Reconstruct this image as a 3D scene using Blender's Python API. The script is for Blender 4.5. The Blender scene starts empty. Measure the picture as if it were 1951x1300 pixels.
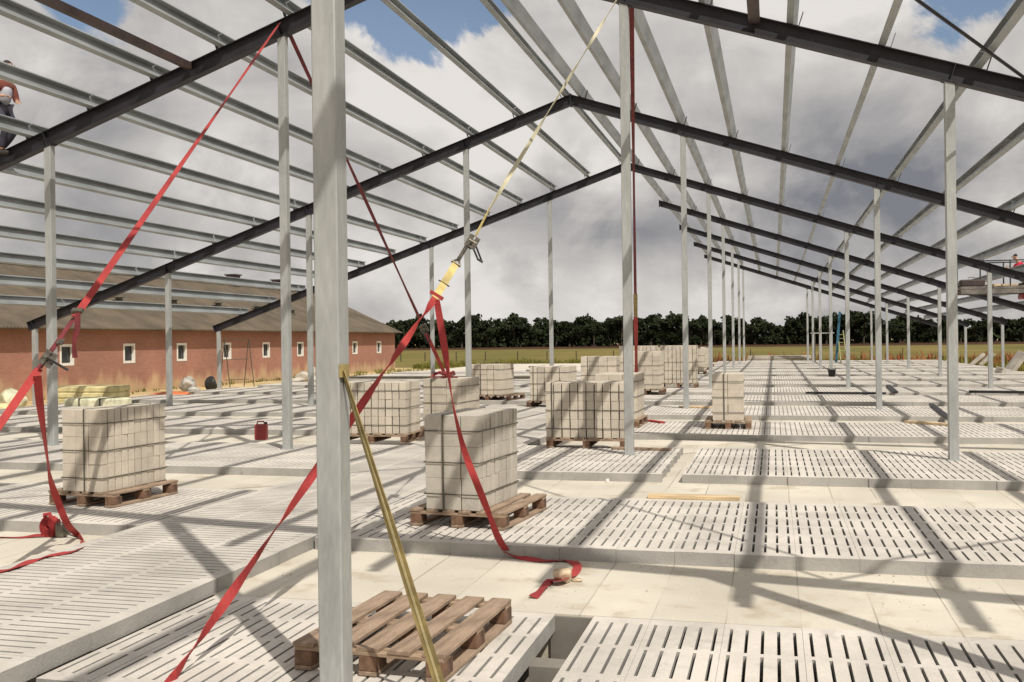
import bpy, bmesh, math, random
from mathutils import Vector, Matrix
R = math.radians
scene = bpy.context.scene
COL = scene.collection
# ------------------------------------------------------------------ camera
YAW, PITCH, ROLL, FPX, EYE = 0.2542, -0.0004, -0.0125, 1918.03, 1.6
fw = Vector((-math.sin(YAW)*math.cos(PITCH), math.cos(YAW)*math.cos(PITCH), math.sin(PITCH)))
r0 = Vector((math.cos(YAW), math.sin(YAW), 0)); u0 = r0.cross(fw)
rt = r0*math.cos(ROLL)+u0*math.sin(ROLL); up = -r0*math.sin(ROLL)+u0*math.cos(ROLL)
cd = bpy.data.cameras.new("camera"); cam = bpy.data.objects.new("camera", cd); COL.objects.link(cam)
cd.sensor_width = 36; cd.lens = FPX/1951*36; cd.clip_end = 3000; cd.clip_start = 0.05
M = Matrix((rt, up, -fw)).transposed().to_4x4(); M.translation = (0, 0, EYE); cam.matrix_world = M
scene.camera = cam
def at(x, y, **k):
    """point of the place seen at photo pixel x,y on plane X=, Y=, z= or at depth d="""
    d = fw + rt*((x-975.5)/FPX) - up*((y-650)/FPX)
    if 'X' in k: t = k['X']/d.x
    elif 'Y' in k: t = k['Y']/d.y
    elif 'd' in k: t = k['d']
    else: t = (k['z']-EYE)/d.z
    return Vector((0, 0, EYE)) + d*t
def pdir(x, y): return (fw + rt*((x-975.5)/FPX) - up*((y-650)/FPX)).normalized()
# ------------------------------------------------------------------ light and sky
SUNV = Vector((0.54, -0.60, 1.0)).normalized()          # towards the sun
sd = bpy.data.lights.new("sun", 'SUN'); sd.energy = 4.3; sd.angle = R(0.53); sd.color = (1.0, 0.945, 0.86)
sun = bpy.data.objects.new("sun", sd); COL.objects.link(sun)
sun.rotation_euler = SUNV.to_track_quat('Z', 'Y').to_euler()
scene.view_settings.view_transform = 'Standard'; scene.view_settings.look = 'None'
scene.view_settings.exposure = -0.03; scene.view_settings.gamma = 1.0; scene.view_settings.use_curve_mapping = False
w = bpy.data.worlds.new("World"); scene.world = w; w.use_nodes = True
nt = w.node_tree; nt.nodes.clear()
def N(t, **k):
    n = nt.nodes.new(t)
    for a, b in k.items(): setattr(n, a, b)
    return n
L = lambda a, b: nt.links.new(a, b)
def VM(op, a, b=None):
    n = N('ShaderNodeVectorMath', operation=op)
    for i, v in enumerate((a, b)):
        if v is None: continue
        if hasattr(v, 'links'): L(v, n.inputs[i])
        else: n.inputs[i].default_value = v
    return n
def MA(op, a, b=None, c=None, clamp=False):
    n = N('ShaderNodeMath', operation=op); n.use_clamp = clamp
    for i, v in enumerate((a, b, c)):
        if v is None: continue
        if hasattr(v, 'links'): L(v, n.inputs[i])
        else: n.inputs[i].default_value = v
    return n.outputs[0]
def sky_world():
    sky = N('ShaderNodeTexSky', sky_type='NISHITA'); sky.sun_disc = False
    sky.sun_elevation = math.asin(SUNV.z); sky.sun_rotation = math.atan2(SUNV.x, SUNV.y)
    sky.air_density = 1.0; sky.dust_density = 1.2
    bg1 = N('ShaderNodeBackground'); L(sky.outputs[0], bg1.inputs[0]); bg1.inputs[1].default_value = 0.1
    tc = N('ShaderNodeTexCoord').outputs['Generated']
    d = VM('NORMALIZE', tc).outputs[0]
    sep = N('ShaderNodeSeparateXYZ'); L(d, sep.inputs[0])
    zz = MA('ADD', MA('MAXIMUM', sep.outputs[2], 0.0), 0.45)
    q = N('ShaderNodeCombineXYZ')
    L(MA('DIVIDE', sep.outputs[0], zz), q.inputs[0]); L(MA('DIVIDE', sep.outputs[1], zz), q.inputs[1])
    L(MA('MULTIPLY', sep.outputs[2], 2.2), q.inputs[2])
    def noise(vec, s, det, rough, dist=0.0, off=(0, 0, 0)):
        v = VM('ADD', vec, off).outputs[0]
        n = N('ShaderNodeTexNoise'); n.inputs['Scale'].default_value = s; n.inputs['Detail'].default_value = det
        n.inputs['Roughness'].default_value = rough; n.inputs['Distortion'].default_value = dist
        L(v, n.inputs['Vector']); return n.outputs['Fac']
    n1 = noise(q.outputs[0], 2.4, 9, 0.56, 0.25)
    n2 = noise(q.outputs[0], 2.2, 6, 0.52, 0.35, (3.1, 7.7, 1.2))
    n3 = noise(d, 9.0, 8, 0.6, 0.3, (1.3, 2.2, 5.0))
    def blob(px, py, rad, soft):
        """0..1 falloff around a sky direction; rad, soft in photo pixels"""
        c = pdir(px, py)
        dd = VM('DISTANCE', d, tuple(c)).outputs['Value']
        dd = MA('ADD', dd, MA('MULTIPLY', MA('SUBTRACT', n3, 0.5), 0.16))
        mr = N('ShaderNodeMapRange', interpolation_type='SMOOTHSTEP'); L(dd, mr.inputs[0])
        mr.inputs[1].default_value = (rad-soft)/FPX; mr.inputs[2].default_value = (rad+soft)/FPX
        mr.inputs[3].default_value = 1.0; mr.inputs[4].default_value = 0.0
        return mr.outputs[0]
    # holes of blue
    hole = None
    for b in ((800, -10, 115, 14), (905, 10, 55, 12), (690, -90, 110, 22), (135, -5, 62, 22), (1850, -60, 88, 18), (1000, -420, 260, 60), (300, -600, 220, 60)):
        v = blob(*b); hole = v if hole is None else MA('MAXIMUM', hole, v)
    gen = N('ShaderNodeMapRange', interpolation_type='SMOOTHSTEP'); L(n1, gen.inputs[0])
    gen.inputs[1].default_value = 0.12; gen.inputs[2].default_value = 0.25
    cov = MA('MULTIPLY', gen.outputs[0], MA('SUBTRACT', 1.0, MA('MULTIPLY', hole, 0.93)), clamp=True)
    # tone of the cloud: 0 dark grey .. 1 bright
    t = MA('ADD', MA('MULTIPLY', MA('SUBTRACT', n2, 0.5), 1.75), 0.76)
    t = MA('ADD', t, MA('MULTIPLY', MA('SUBTRACT', n3, 0.5), 0.95))
    for px, py, rad, soft, a in ((1560, 330, 170, 160, -0.32), (1030, 425, 120, 90, -0.42), (1260, 450, 110, 70, -0.25), (840, 470, 90, 60, -0.12),
                                 (1640, 480, 150, 110, -0.26), (170, 440, 230, 130, -0.30), (480, 440, 120, 90, -0.22), (90, 230, 90, 80, -0.12), (1850, 330, 120, 90, -0.18),
                                 (760, 140, 130, 60, 0.30), (1700, 60, 140, 80, 0.22), (1000, 520, 90, 50, 0.22), (1180, 560, 90, 40, 0.20),
                                 (1330, 520, 70, 50, 0.25), (860, 560, 90, 50, 0.12), (420, 330, 120, 80, 0.25), (930, 250, 90, 60, 0.18)):
        t = MA('ADD', t, MA('MULTIPLY', blob(px, py, rad, soft), a))
    cr = N('ShaderNodeValToRGB'); L(t, cr.inputs[0])
    e = cr.color_ramp.elements
    e[0].position = 0.0; e[0].color = (0.215, 0.222, 0.248, 1)
    e[1].position = 1.0; e[1].color = (0.80, 0.765, 0.735, 1)
    m1 = e.new(0.35); m1.color = (0.40, 0.388, 0.388, 1)
    m2 = e.new(0.68); m2.color = (0.585, 0.56, 0.54, 1)
    bg2 = N('ShaderNodeBackground'); L(cr.outputs[0], bg2.inputs[0]); bg2.inputs[1].default_value = 1.0
    mx = N('ShaderNodeMixShader'); L(cov, mx.inputs[0]); L(bg1.outputs[0], mx.inputs[1]); L(bg2.outputs[0], mx.inputs[2])
    out = N('ShaderNodeOutputWorld'); L(mx.outputs[0], out.inputs[0])
sky_world()
# ------------------------------------------------------------------ materials
def mat(name, c, rough=0.7, metal=0.0, var=0.15, vs=3.0, c2=None, bump=0.0, bs=40.0, fine=0.0, fs=60.0, stretch=None, cells=None, spec=None, side=None, island=0, stain=0):
    """procedural material: two tones mixed by large noise, fine grain, optional per-cell tone (cells=size vector) and bump"""
    global nt
    m = bpy.data.materials.new(name); m.use_nodes = True; nt = m.node_tree
    bs_ = nt.nodes['Principled BSDF']
    tc = N('ShaderNodeTexCoord').outputs['Object']
    if stretch: tc = VM('MULTIPLY', tc, stretch).outputs[0]
    n = N('ShaderNodeTexNoise'); n.inputs['Scale'].default_value = vs; n.inputs['Detail'].default_value = 6; n.inputs['Roughness'].default_value = 0.6
    L(tc, n.inputs['Vector'])
    cr = N('ShaderNodeValToRGB'); L(n.outputs['Fac'], cr.inputs[0])
    c2 = c2 or tuple(v*(1-var*1.6) for v in c)
    c1 = tuple(min(1, v*(1+var*0.5)) for v in c)
    cr.color_ramp.elements[0].position = 0.32; cr.color_ramp.elements[0].color = (*c2, 1)
    cr.color_ramp.elements[1].position = 0.62; cr.color_ramp.elements[1].color = (*c1, 1)
    colr = cr.outputs[0]
    def mul(colr, fac):
        x = N('ShaderNodeMix', data_type='RGBA', blend_type='MULTIPLY'); x.inputs[0].default_value = 1
        L(colr, x.inputs[6]); L(fac, x.inputs[7]); return x.outputs[2]
    if fine:
        f = N('ShaderNodeTexNoise'); f.inputs['Scale'].default_value = fs; f.inputs['Detail'].default_value = 4; L(tc, f.inputs['Vector'])
        colr = mul(colr, MA('ADD', MA('MULTIPLY', f.outputs['Fac'], fine*2), 1-fine))
    if cells:
        g = N('ShaderNodeTexCoord').outputs['Object']
        s = VM('FLOOR', VM('DIVIDE', g, cells).outputs[0]).outputs[0]
        wn = N('ShaderNodeTexWhiteNoise'); L(s, wn.inputs['Vector'])
        colr = mul(colr, MA('ADD', MA('MULTIPLY', wn.outputs['Value'], 0.07), 0.95))
    if stain:
        for sc_, lo_, hi_ in ((2.3, 0.55, 0.70), (9.0, 0.62, 0.74)):
            f = N('ShaderNodeTexNoise'); f.inputs['Scale'].default_value = sc_; f.inputs['Detail'].default_value = 9; f.inputs['Roughness'].default_value = 0.7; f.inputs['Distortion'].default_value = 0.4; L(tc, f.inputs['Vector'])
            mr = N('ShaderNodeMapRange', interpolation_type='SMOOTHSTEP'); L(f.outputs['Fac'], mr.inputs[0]); mr.inputs[1].default_value = lo_; mr.inputs[2].default_value = hi_; mr.inputs[3].default_value = 1.0; mr.inputs[4].default_value = 1-stain
            colr = mul(colr, mr.outputs[0])
    if island:
        ge = N('ShaderNodeNewGeometry'); colr = mul(colr, MA('ADD', MA('MULTIPLY', ge.outputs['Random Per Island'], island), 1-island*0.75))
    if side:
        # faces not pointing up are multiplied by the darker, greyer side tint
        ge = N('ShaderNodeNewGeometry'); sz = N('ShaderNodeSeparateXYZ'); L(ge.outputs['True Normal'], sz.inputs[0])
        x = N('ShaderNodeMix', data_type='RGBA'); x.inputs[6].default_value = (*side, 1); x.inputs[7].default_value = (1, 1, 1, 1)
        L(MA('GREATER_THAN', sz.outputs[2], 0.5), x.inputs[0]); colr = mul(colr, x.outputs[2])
    L(colr, bs_.inputs['Base Color'])
    bs_.inputs['Roughness'].default_value = rough; bs_.inputs['Metallic'].default_value = metal
    if spec is not None: bs_.inputs['Specular IOR Level'].default_value = spec
    if bump:
        b = N('ShaderNodeTexNoise'); b.inputs['Scale'].default_value = bs; b.inputs['Detail'].default_value = 5; L(tc, b.inputs['Vector'])
        bn = N('ShaderNodeBump'); bn.inputs['Strength'].default_value = bump; bn.inputs['Distance'].default_value = 0.01
        L(b.outputs['Fac'], bn.inputs['Height']); L(bn.outputs[0], bs_.inputs['Normal'])
    return m
MT = {}
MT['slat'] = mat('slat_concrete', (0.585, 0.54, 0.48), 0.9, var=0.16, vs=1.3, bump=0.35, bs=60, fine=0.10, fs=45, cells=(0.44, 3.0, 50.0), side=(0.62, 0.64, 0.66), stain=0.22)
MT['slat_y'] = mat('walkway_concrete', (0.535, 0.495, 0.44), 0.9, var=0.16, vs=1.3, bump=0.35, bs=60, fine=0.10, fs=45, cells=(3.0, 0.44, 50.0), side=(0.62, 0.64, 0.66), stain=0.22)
MT['galv'] = mat('galvanised_column', (0.40, 0.41, 0.395), 0.5, metal=0.3, var=0.12, vs=7, fine=0.16, fs=55, stretch=(1, 1, 0.25), bump=0.1, bs=30, stain=0.10)
MT['purlin'] = mat('galvanised_purlin', (0.33, 0.35, 0.355), 0.55, metal=0.3, var=0.2, vs=2.5, fine=0.05, fs=9, stretch=(1, 0.3, 1))
MT['rafter'] = mat('dark_steel_paint', (0.020, 0.018, 0.024), 0.55, var=0.35, vs=2.0, fine=0.2, fs=20, spec=0.4)
MT['brown_steel'] = mat('brown_steel', (0.055, 0.035, 0.032), 0.6, var=0.3, vs=3)
MT['steel'] = mat('worn_steel', (0.16, 0.14, 0.11), 0.45, metal=0.7, var=0.4, vs=20)
MT['black'] = mat('black_rubber', (0.02, 0.02, 0.02), 0.6, var=0.3, vs=8)
MT['red'] = mat('red_webbing', (0.36, 0.036, 0.032), 0.8, var=0.2, vs=2.5, fine=0.18, fs=40, c2=(0.24, 0.020, 0.022))
MT['red_dark'] = mat('worn_red_webbing', (0.16, 0.022, 0.025), 0.8, var=0.3, vs=6)
MT['yellow'] = mat('yellow_webbing', (0.58, 0.46, 0.18), 0.8, var=0.25, vs=6, fine=0.15, fs=50)
MT['cream_web'] = mat('cream_webbing', (0.50, 0.46, 0.32), 0.85, var=0.25, vs=1.5)
MT['gold'] = mat('ochre_webbing', (0.31, 0.235, 0.09), 0.8, var=0.3, vs=8, fine=0.2, fs=50)
MT['gold_line'] = mat('pale_ochre_stripe', (0.50, 0.42, 0.22), 0.8, var=0.2, vs=8)
MT['block'] = mat('sand_lime_block', (0.545, 0.485, 0.395), 0.92, var=0.08, vs=4, island=0.2, stain=0.12, fine=0.12, fs=40, bump=0.3, bs=50)
MT['block2'] = mat('sand_lime_block_greyer', (0.47, 0.43, 0.365), 0.92, var=0.08, vs=4, island=0.2, stain=0.12, fine=0.12, fs=40, bump=0.3, bs=50)
MT['band'] = mat('packing_band', (0.085, 0.072, 0.05), 0.5, var=0.2)
MT['wood'] = mat('pallet_wood', (0.30, 0.215, 0.15), 0.9, var=0.35, vs=3, fine=0.3, fs=30, stretch=(6, 1, 6), c2=(0.175, 0.12, 0.08), island=0.25, bump=0.3)
MT['wood_x'] = mat('pallet_wood_cross', (0.31, 0.22, 0.145), 0.9, var=0.35, vs=3, fine=0.3, fs=30, stretch=(1, 6, 6), c2=(0.18, 0.12, 0.075), bump=0.3)
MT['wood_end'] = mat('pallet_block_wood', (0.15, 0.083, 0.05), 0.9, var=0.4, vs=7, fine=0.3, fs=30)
MT['plank'] = mat('fresh_plank', (0.62, 0.47, 0.28), 0.8, var=0.25, vs=3, stretch=(1, 8, 8), fine=0.2, fs=20)
MT['brick'] = None
MT['white'] = mat('white_frame_paint', (0.75, 0.72, 0.66), 0.6, var=0.08)
MT['pane'] = mat('dark_pane', (0.03, 0.032, 0.035), 0.15, var=0.2)
MT['soil'] = None
MT['stone'] = mat('field_stone', (0.50, 0.40, 0.27), 0.9, var=0.4, vs=14, bump=0.6, bs=20, c2=(0.28, 0.19, 0.12))
MT['leaf'] = mat('tree_leaf', (0.034, 0.042, 0.020), 0.95, var=0.5, vs=0.25, spec=0.03, c2=(0.011, 0.015, 0.009))
MT['bark'] = mat('bark', (0.06, 0.045, 0.03), 0.9, var=0.3)
MT['weed'] = mat('weed_leaf', (0.17, 0.155, 0.033), 0.9, var=0.4, vs=0.3, c2=(0.085, 0.09, 0.022), spec=0.1)
MT['weed_red'] = mat('dock_seed_head', (0.30, 0.085, 0.03), 0.9, var=0.4, vs=1.0, c2=(0.17, 0.07, 0.03))
MT['skin'] = mat('skin', (0.45, 0.27, 0.18), 0.6, var=0.1)
MT['hair'] = mat('dark_hair', (0.03, 0.02, 0.014), 0.8, var=0.2)
MT['shirt'] = mat('rust_red_shirt', (0.17, 0.05, 0.035), 0.9, var=0.3, vs=5)
MT['vest'] = mat('pale_grey_vest', (0.42, 0.42, 0.47), 0.85, var=0.2, vs=5)
MT['trouser'] = mat('dark_work_trousers', (0.035, 0.032, 0.05), 0.85, var=0.3, vs=5)
MT['boot'] = mat('dark_boot', (0.03, 0.022, 0.018), 0.7, var=0.2)
MT['red_cloth'] = mat('bright_red_jacket', (0.62, 0.02, 0.06), 0.8, var=0.15, vs=5)
MT['red_paint'] = mat('red_machine_paint', (0.30, 0.035, 0.032), 0.45, var=0.2, vs=3)
MT['dark_metal'] = mat('dark_rail_paint', (0.03, 0.032, 0.035), 0.5, var=0.2)
MT['grey_metal'] = mat('grey_platform_steel', (0.20, 0.18, 0.16), 0.6, metal=0.3, var=0.3)
MT['insul'] = mat('yellow_insulation_wrap', (0.60, 0.52, 0.27), 0.75, var=0.35, vs=2.5, c2=(0.34, 0.30, 0.14))
MT['insul2'] = mat('pale_foil_wrap', (0.62, 0.60, 0.42), 0.5, var=0.4, vs=3, c2=(0.25, 0.26, 0.16))
MT['blue'] = mat('blue_paint', (0.03, 0.13, 0.20), 0.5, var=0.2)
MT['lime'] = mat('yellow_ladder_paint', (0.27, 0.27, 0.11), 0.75, var=0.2)
MT['orange'] = mat('orange_tarpaulin', (0.52, 0.14, 0.04), 0.7, var=0.3, vs=3)
MT['sack'] = mat('white_sack', (0.42, 0.40, 0.37), 0.85, var=0.5, vs=3)
MT['rubble'] = mat('broken_concrete', (0.47, 0.43, 0.37), 0.95, var=0.2, vs=2, bump=0.5, bs=10)

def mat_brick():
    global nt
    m = bpy.data.materials.new('weathered_red_brick'); m.use_nodes = True; nt = m.node_tree; p = nt.nodes['Principled BSDF']
    g = N('ShaderNodeTexCoord').outputs['Object']; s = N('ShaderNodeSeparateXYZ'); L(g, s.inputs[0])
    c = N('ShaderNodeCombineXYZ'); L(MA('ADD', s.outputs[1], s.outputs[0]), c.inputs[0]); L(s.outputs[2], c.inputs[1])
    b = N('ShaderNodeTexBrick'); L(c.outputs[0], b.inputs['Vector']); b.inputs['Scale'].default_value = 1.0
    b.inputs['Brick Width'].default_value = 0.22; b.inputs['Row Height'].default_value = 0.065; b.inputs['Mortar Size'].default_value = 0.006
    b.inputs['Color1'].default_value = (0.335, 0.155, 0.112, 1); b.inputs['Color2'].default_value = (0.285, 0.128, 0.09, 1)
    b.inputs['Mortar'].default_value = (0.33, 0.19, 0.13, 1)
    n = N('ShaderNodeTexNoise'); n.inputs['Scale'].default_value = 0.5; n.inputs['Detail'].default_value = 7; L(g, n.inputs['Vector'])
    # splash dirt that climbs from the ground, streaky
    n2 = N('ShaderNodeTexNoise'); n2.inputs['Scale'].default_value = 1.0; n2.inputs['Detail'].default_value = 6
    L(VM('MULTIPLY', g, (1, 1.6, 0.5)).outputs[0], n2.inputs['Vector'])
    hgt = MA('SUBTRACT', MA('MULTIPLY', n2.outputs['Fac'], 1.9), MA('ADD', s.outputs[2], 0.35))
    mr = N('ShaderNodeMapRange', interpolation_type='SMOOTHSTEP'); L(hgt, mr.inputs[0]); mr.inputs[1].default_value = -0.25; mr.inputs[2].default_value = 0.45
    x = N('ShaderNodeMix', data_type='RGBA'); L(MA('MULTIPLY', mr.outputs[0], 0.85), x.inputs[0]); L(b.outputs[0], x.inputs[6]); x.inputs[7].default_value = (0.47, 0.33, 0.19, 1)
    y = N('ShaderNodeMix', data_type='RGBA', blend_type='MULTIPLY'); y.inputs[0].default_value = 1; L(x.outputs[2], y.inputs[6])
    L(MA('ADD', MA('MULTIPLY', n.outputs['Fac'], 0.7), 0.68), y.inputs[7])
    L(y.outputs[2], p.inputs['Base Color']); p.inputs['Roughness'].default_value = 0.9
    return m
MT['brick'] = mat_brick()
MT['roof'] = mat('mossy_fibre_cement_roof', (0.125, 0.096, 0.064), 0.95, var=0.35, vs=0.7, c2=(0.08, 0.062, 0.04), fine=0.2, fs=4)

def ribs(m, freq):
    nt_ = m.node_tree; p = nt_.nodes['Principled BSDF']; tc = nt_.nodes.new('ShaderNodeTexCoord'); wv = nt_.nodes.new('ShaderNodeTexWave'); wv.bands_direction = 'Y'
    wv.inputs['Scale'].default_value = freq; wv.inputs['Distortion'].default_value = 0.3; b = nt_.nodes.new('ShaderNodeBump'); b.inputs['Strength'].default_value = 0.9; b.inputs['Distance'].default_value = 0.05
    nt_.links.new(tc.outputs['Object'], wv.inputs['Vector']); nt_.links.new(wv.outputs['Fac'], b.inputs['Height']); nt_.links.new(b.outputs[0], p.inputs['Normal'])
ribs(MT['roof'], 1.75)
def mat_floor():
    """cream concrete with narrow joints between the elements across X, stains"""
    global nt
    m = bpy.data.materials.new('cream_concrete'); m.use_nodes = True; nt = m.node_tree; p = nt.nodes['Principled BSDF']
    g = N('ShaderNodeTexCoord').outputs['Object']; s = N('ShaderNodeSeparateXYZ'); L(g, s.inputs[0])
    def nz(sc, det, vec=None):
        n = N('ShaderNodeTexNoise'); n.inputs['Scale'].default_value = sc; n.inputs['Detail'].default_value = det
        L(vec or g, n.inputs['Vector']); return n.outputs['Fac']
    cr = N('ShaderNodeValToRGB'); L(nz(0.8, 8), cr.inputs[0]); e = cr.color_ramp.elements
    e[0].position = 0.33; e[0].color = (0.50, 0.455, 0.375, 1); e[1].position = 0.66; e[1].color = (0.65, 0.60, 0.50, 1)
    fr = MA('ABSOLUTE', MA('SUBTRACT', MA('FRACT', MA('DIVIDE', MA('ADD', MA('ADD', s.outputs[0], 527.85), MA('MULTIPLY', nz(1.4, 4), 0.02)), 0.44)), 0.5))
    jm = N('ShaderNodeMapRange'); L(fr, jm.inputs[0]); jm.inputs[1].default_value = 0.484; jm.inputs[2].default_value = 0.496
    gate = N('ShaderNodeMapRange'); L(nz(2.2, 3, VM('MULTIPLY', g, (1, 0.4, 1)).outputs[0]), gate.inputs[0]); gate.inputs[1].default_value = 0.38; gate.inputs[2].default_value = 0.6
    cellr = N('ShaderNodeTexWhiteNoise'); L(MA('FLOOR', MA('DIVIDE', MA('ADD', s.outputs[0], 527.86), 0.44)), cellr.inputs['Vector'])
    x = N('ShaderNodeMix', data_type='RGBA'); L(MA('MULTIPLY', MA('MULTIPLY', jm.outputs[0], gate.outputs[0]), 0.85), x.inputs[0]); L(cr.outputs[0], x.inputs[6]); x.inputs[7].default_value = (0.20, 0.165, 0.12, 1)
    st = N('ShaderNodeMapRange', interpolation_type='SMOOTHSTEP'); L(nz(3.3, 9), st.inputs[0]); st.inputs[1].default_value = 0.54; st.inputs[2].default_value = 0.72
    x2 = N('ShaderNodeMix', data_type='RGBA'); L(MA('MULTIPLY', st.outputs[0], 0.7), x2.inputs[0]); L(x.outputs[2], x2.inputs[6]); x2.inputs[7].default_value = (0.40, 0.34, 0.24, 1)
    y = N('ShaderNodeMix', data_type='RGBA', blend_type='MULTIPLY'); y.inputs[0].default_value = 1; L(x2.outputs[2], y.inputs[6])
    L(MA('ADD', MA('MULTIPLY', cellr.outputs['Value'], 0.09), MA('ADD', MA('MULTIPLY', nz(40, 4), 0.16), 0.86)), y.inputs[7])
    L(y.outputs[2], p.inputs['Base Color']); p.inputs['Roughness'].default_value = 0.85
    b = N('ShaderNodeBump'); b.inputs['Strength'].default_value = 0.25; b.inputs['Distance'].default_value = 0.01
    L(nz(25, 6), b.inputs['Height']); L(b.outputs[0], p.inputs['Normal'])
    return m
MT['floor'] = mat_floor()
def mat_ground(name, cols, sc, stretch=None):
    global nt
    m = bpy.data.materials.new(name); m.use_nodes = True; nt = m.node_tree; p = nt.nodes['Principled BSDF']
    g = N('ShaderNodeTexCoord').outputs['Object']
    if stretch: g = VM('MULTIPLY', g, stretch).outputs[0]
    n = N('ShaderNodeTexNoise'); n.inputs['Scale'].default_value = sc; n.inputs['Detail'].default_value = 9; n.inputs['Roughness'].default_value = 0.65; L(g, n.inputs['Vector'])
    cr = N('ShaderNodeValToRGB'); L(n.outputs['Fac'], cr.inputs[0]); e = cr.color_ramp.elements
    e[0].position = 0.32; e[0].color = (*cols[0], 1); e[1].position = 0.66; e[1].color = (*cols[-1], 1)
    if len(cols) == 3: q = e.new(0.5); q.color = (*cols[1], 1)
    L(cr.outputs[0], p.inputs['Base Color']); p.inputs['Roughness'].default_value = 0.95; p.inputs['Specular IOR Level'].default_value = 0.1
    return m
MT['sand'] = mat_ground('sandy_soil', ((0.30, 0.24, 0.13), (0.50, 0.38, 0.20), (0.60, 0.47, 0.27)), 0.6)
MT['meadow'] = mat_ground('dry_meadow', ((0.10, 0.095, 0.026), (0.15, 0.128, 0.036), (0.22, 0.16, 0.055)), 0.06, (1, 0.35, 1))
MT['plough'] = mat_ground('ploughed_soil', ((0.045, 0.022, 0.010), (0.075, 0.036, 0.016)), 0.05)
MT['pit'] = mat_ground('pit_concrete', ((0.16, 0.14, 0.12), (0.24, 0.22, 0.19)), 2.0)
# ------------------------------------------------------------------ mesh helpers
class MB:
    def __init__(s): s.v = []; s.f = []; s.m = []; s.mi = 0
    def poly(s, pts, faces):
        b = len(s.v); s.v += [tuple(p) for p in pts]
        for f in faces: s.f.append([b+i for i in f]); s.m.append(s.mi)
    BF = [(0, 3, 2, 1), (4, 5, 6, 7), (0, 1, 5, 4), (1, 2, 6, 5), (2, 3, 7, 6), (3, 0, 4, 7)]
    def box(s, x0, x1, y0, y1, z0, z1, T=None):
        p = [Vector(q) for q in ((x0, y0, z0), (x1, y0, z0), (x1, y1, z0), (x0, y1, z0), (x0, y0, z1), (x1, y0, z1), (x1, y1, z1), (x0, y1, z1))]
        if T is not None: p = [T @ q for q in p]
        s.poly(p, s.BF)
    def prism(s, prof, A, T):
        """extrude 2D profile (x,z) along +Y by length A, transformed by T"""
        n = len(prof)
        p = [T @ Vector((x, 0, z)) for x, z in prof] + [T @ Vector((x, A, z)) for x, z in prof]
        s.poly(p, [tuple(range(n)), tuple(range(2*n-1, n-1, -1))] + [(i, n+i, n+(i+1) % n, (i+1) % n) for i in range(n)])
    def bar(s, a, b, w, h=None, upv=Vector((0, 0, 1))):
        a = Vector(a); b = Vector(b); h = h or w; d = (b-a).normalized()
        if abs(d.dot(upv)) > 0.98: upv = Vector((1, 0, 0))
        x = d.cross(upv).normalized(); z = x.cross(d)
        p = [c + x*(i*w/2) + z*(j*h/2) for c in (a, b) for i, j in ((-1, -1), (1, -1), (1, 1), (-1, 1))]
        s.poly(p, [(0, 1, 2, 3), (7, 6, 5, 4), (0, 4, 5, 1), (1, 5, 6, 2), (2, 6, 7, 3), (3, 7, 4, 0)])
    def tube(s, pts, r, n=8, closed=False):
        pts = [Vector(p) for p in pts]; rr = r if isinstance(r, (list, tuple)) else [r]*len(pts)
        ring = []
        for i, p in enumerate(pts):
            d = (pts[min(i+1, len(pts)-1)]-pts[max(i-1, 0)]).normalized()
            u = d.cross(Vector((0.3, 0.2, 1))).normalized(); v = u.cross(d)
            ring.append([p + (u*math.cos(a)+v*math.sin(a))*rr[i] for a in [2*math.pi*k/n for k in range(n)]])
        P = [q for g in ring for q in g]; F = [tuple(range(n)), tuple(range(len(P)-1, len(P)-n-1, -1))]
        for i in range(len(pts)-1):
            for k in range(n): F.append((i*n+k, (i+1)*n+k, (i+1)*n+(k+1) % n, i*n+(k+1) % n))
        s.poly(P, F)
    def ribbon(s, pts, width, normals, t=0.004):
        """thin solid band along pts; normals: face normal per point"""
        pts = [Vector(p) for p in pts]; P = []; n = len(pts)
        wd = width if isinstance(width, (list, tuple)) else [width]*n
        for i, p in enumerate(pts):
            d = (pts[min(i+1, n-1)]-pts[max(i-1, 0)]).normalized(); nn = Vector(normals[i]); nn = (nn - d*nn.dot(d)).normalized()
            x = d.cross(nn)
            for a, b in ((-1, -1), (1, -1), (1, 1), (-1, 1)): P.append(p + x*(a*wd[i]/2) + nn*(b*t/2))
        F = [(0, 1, 2, 3), tuple(4*(n-1)+k for k in (3, 2, 1, 0))]
        for i in range(n-1):
            for k in range(4): F.append((4*i+k, 4*i+4+k, 4*i+4+(k+1) % 4, 4*i+(k+1) % 4))
        s.poly(P, F)
    def mesh(s, name, mats, smooth=False, bevel=0.0):
        me = bpy.data.meshes.new(name); me.from_pydata(s.v, [], s.f)
        for m_ in (mats if isinstance(mats, (list, tuple)) else [mats]): me.materials.append(m_)
        me.polygons.foreach_set('material_index', s.m)
        bm = bmesh.new(); bm.from_mesh(me); bmesh.ops.recalc_face_normals(bm, faces=bm.faces)
        if bevel: bmesh.ops.bevel(bm, geom=list(bm.edges), offset=bevel, segments=1, affect='EDGES')
        bm.to_mesh(me); bm.free()
        if smooth: me.polygons.foreach_set('use_smooth', [True]*len(me.polygons))
        me.update(); return me
def link(name, me, parent=None, loc=None, rz=0):
    o = bpy.data.objects.new(name, me); COL.objects.link(o)
    if loc is not None: o.location = loc
    if rz: o.rotation_euler = (0, 0, rz)
    if parent: o.parent = parent
    return o
def tag(o, label, cat, group=None, kind=None):
    o['label'] = label; o['category'] = cat
    if group: o['group'] = group
    if kind: o['kind'] = kind
    return o
def thing(name, label, cat, loc=(0, 0, 0), rz=0, group=None):
    return tag(link(name, None, None, loc, rz), label, cat, group)
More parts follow.
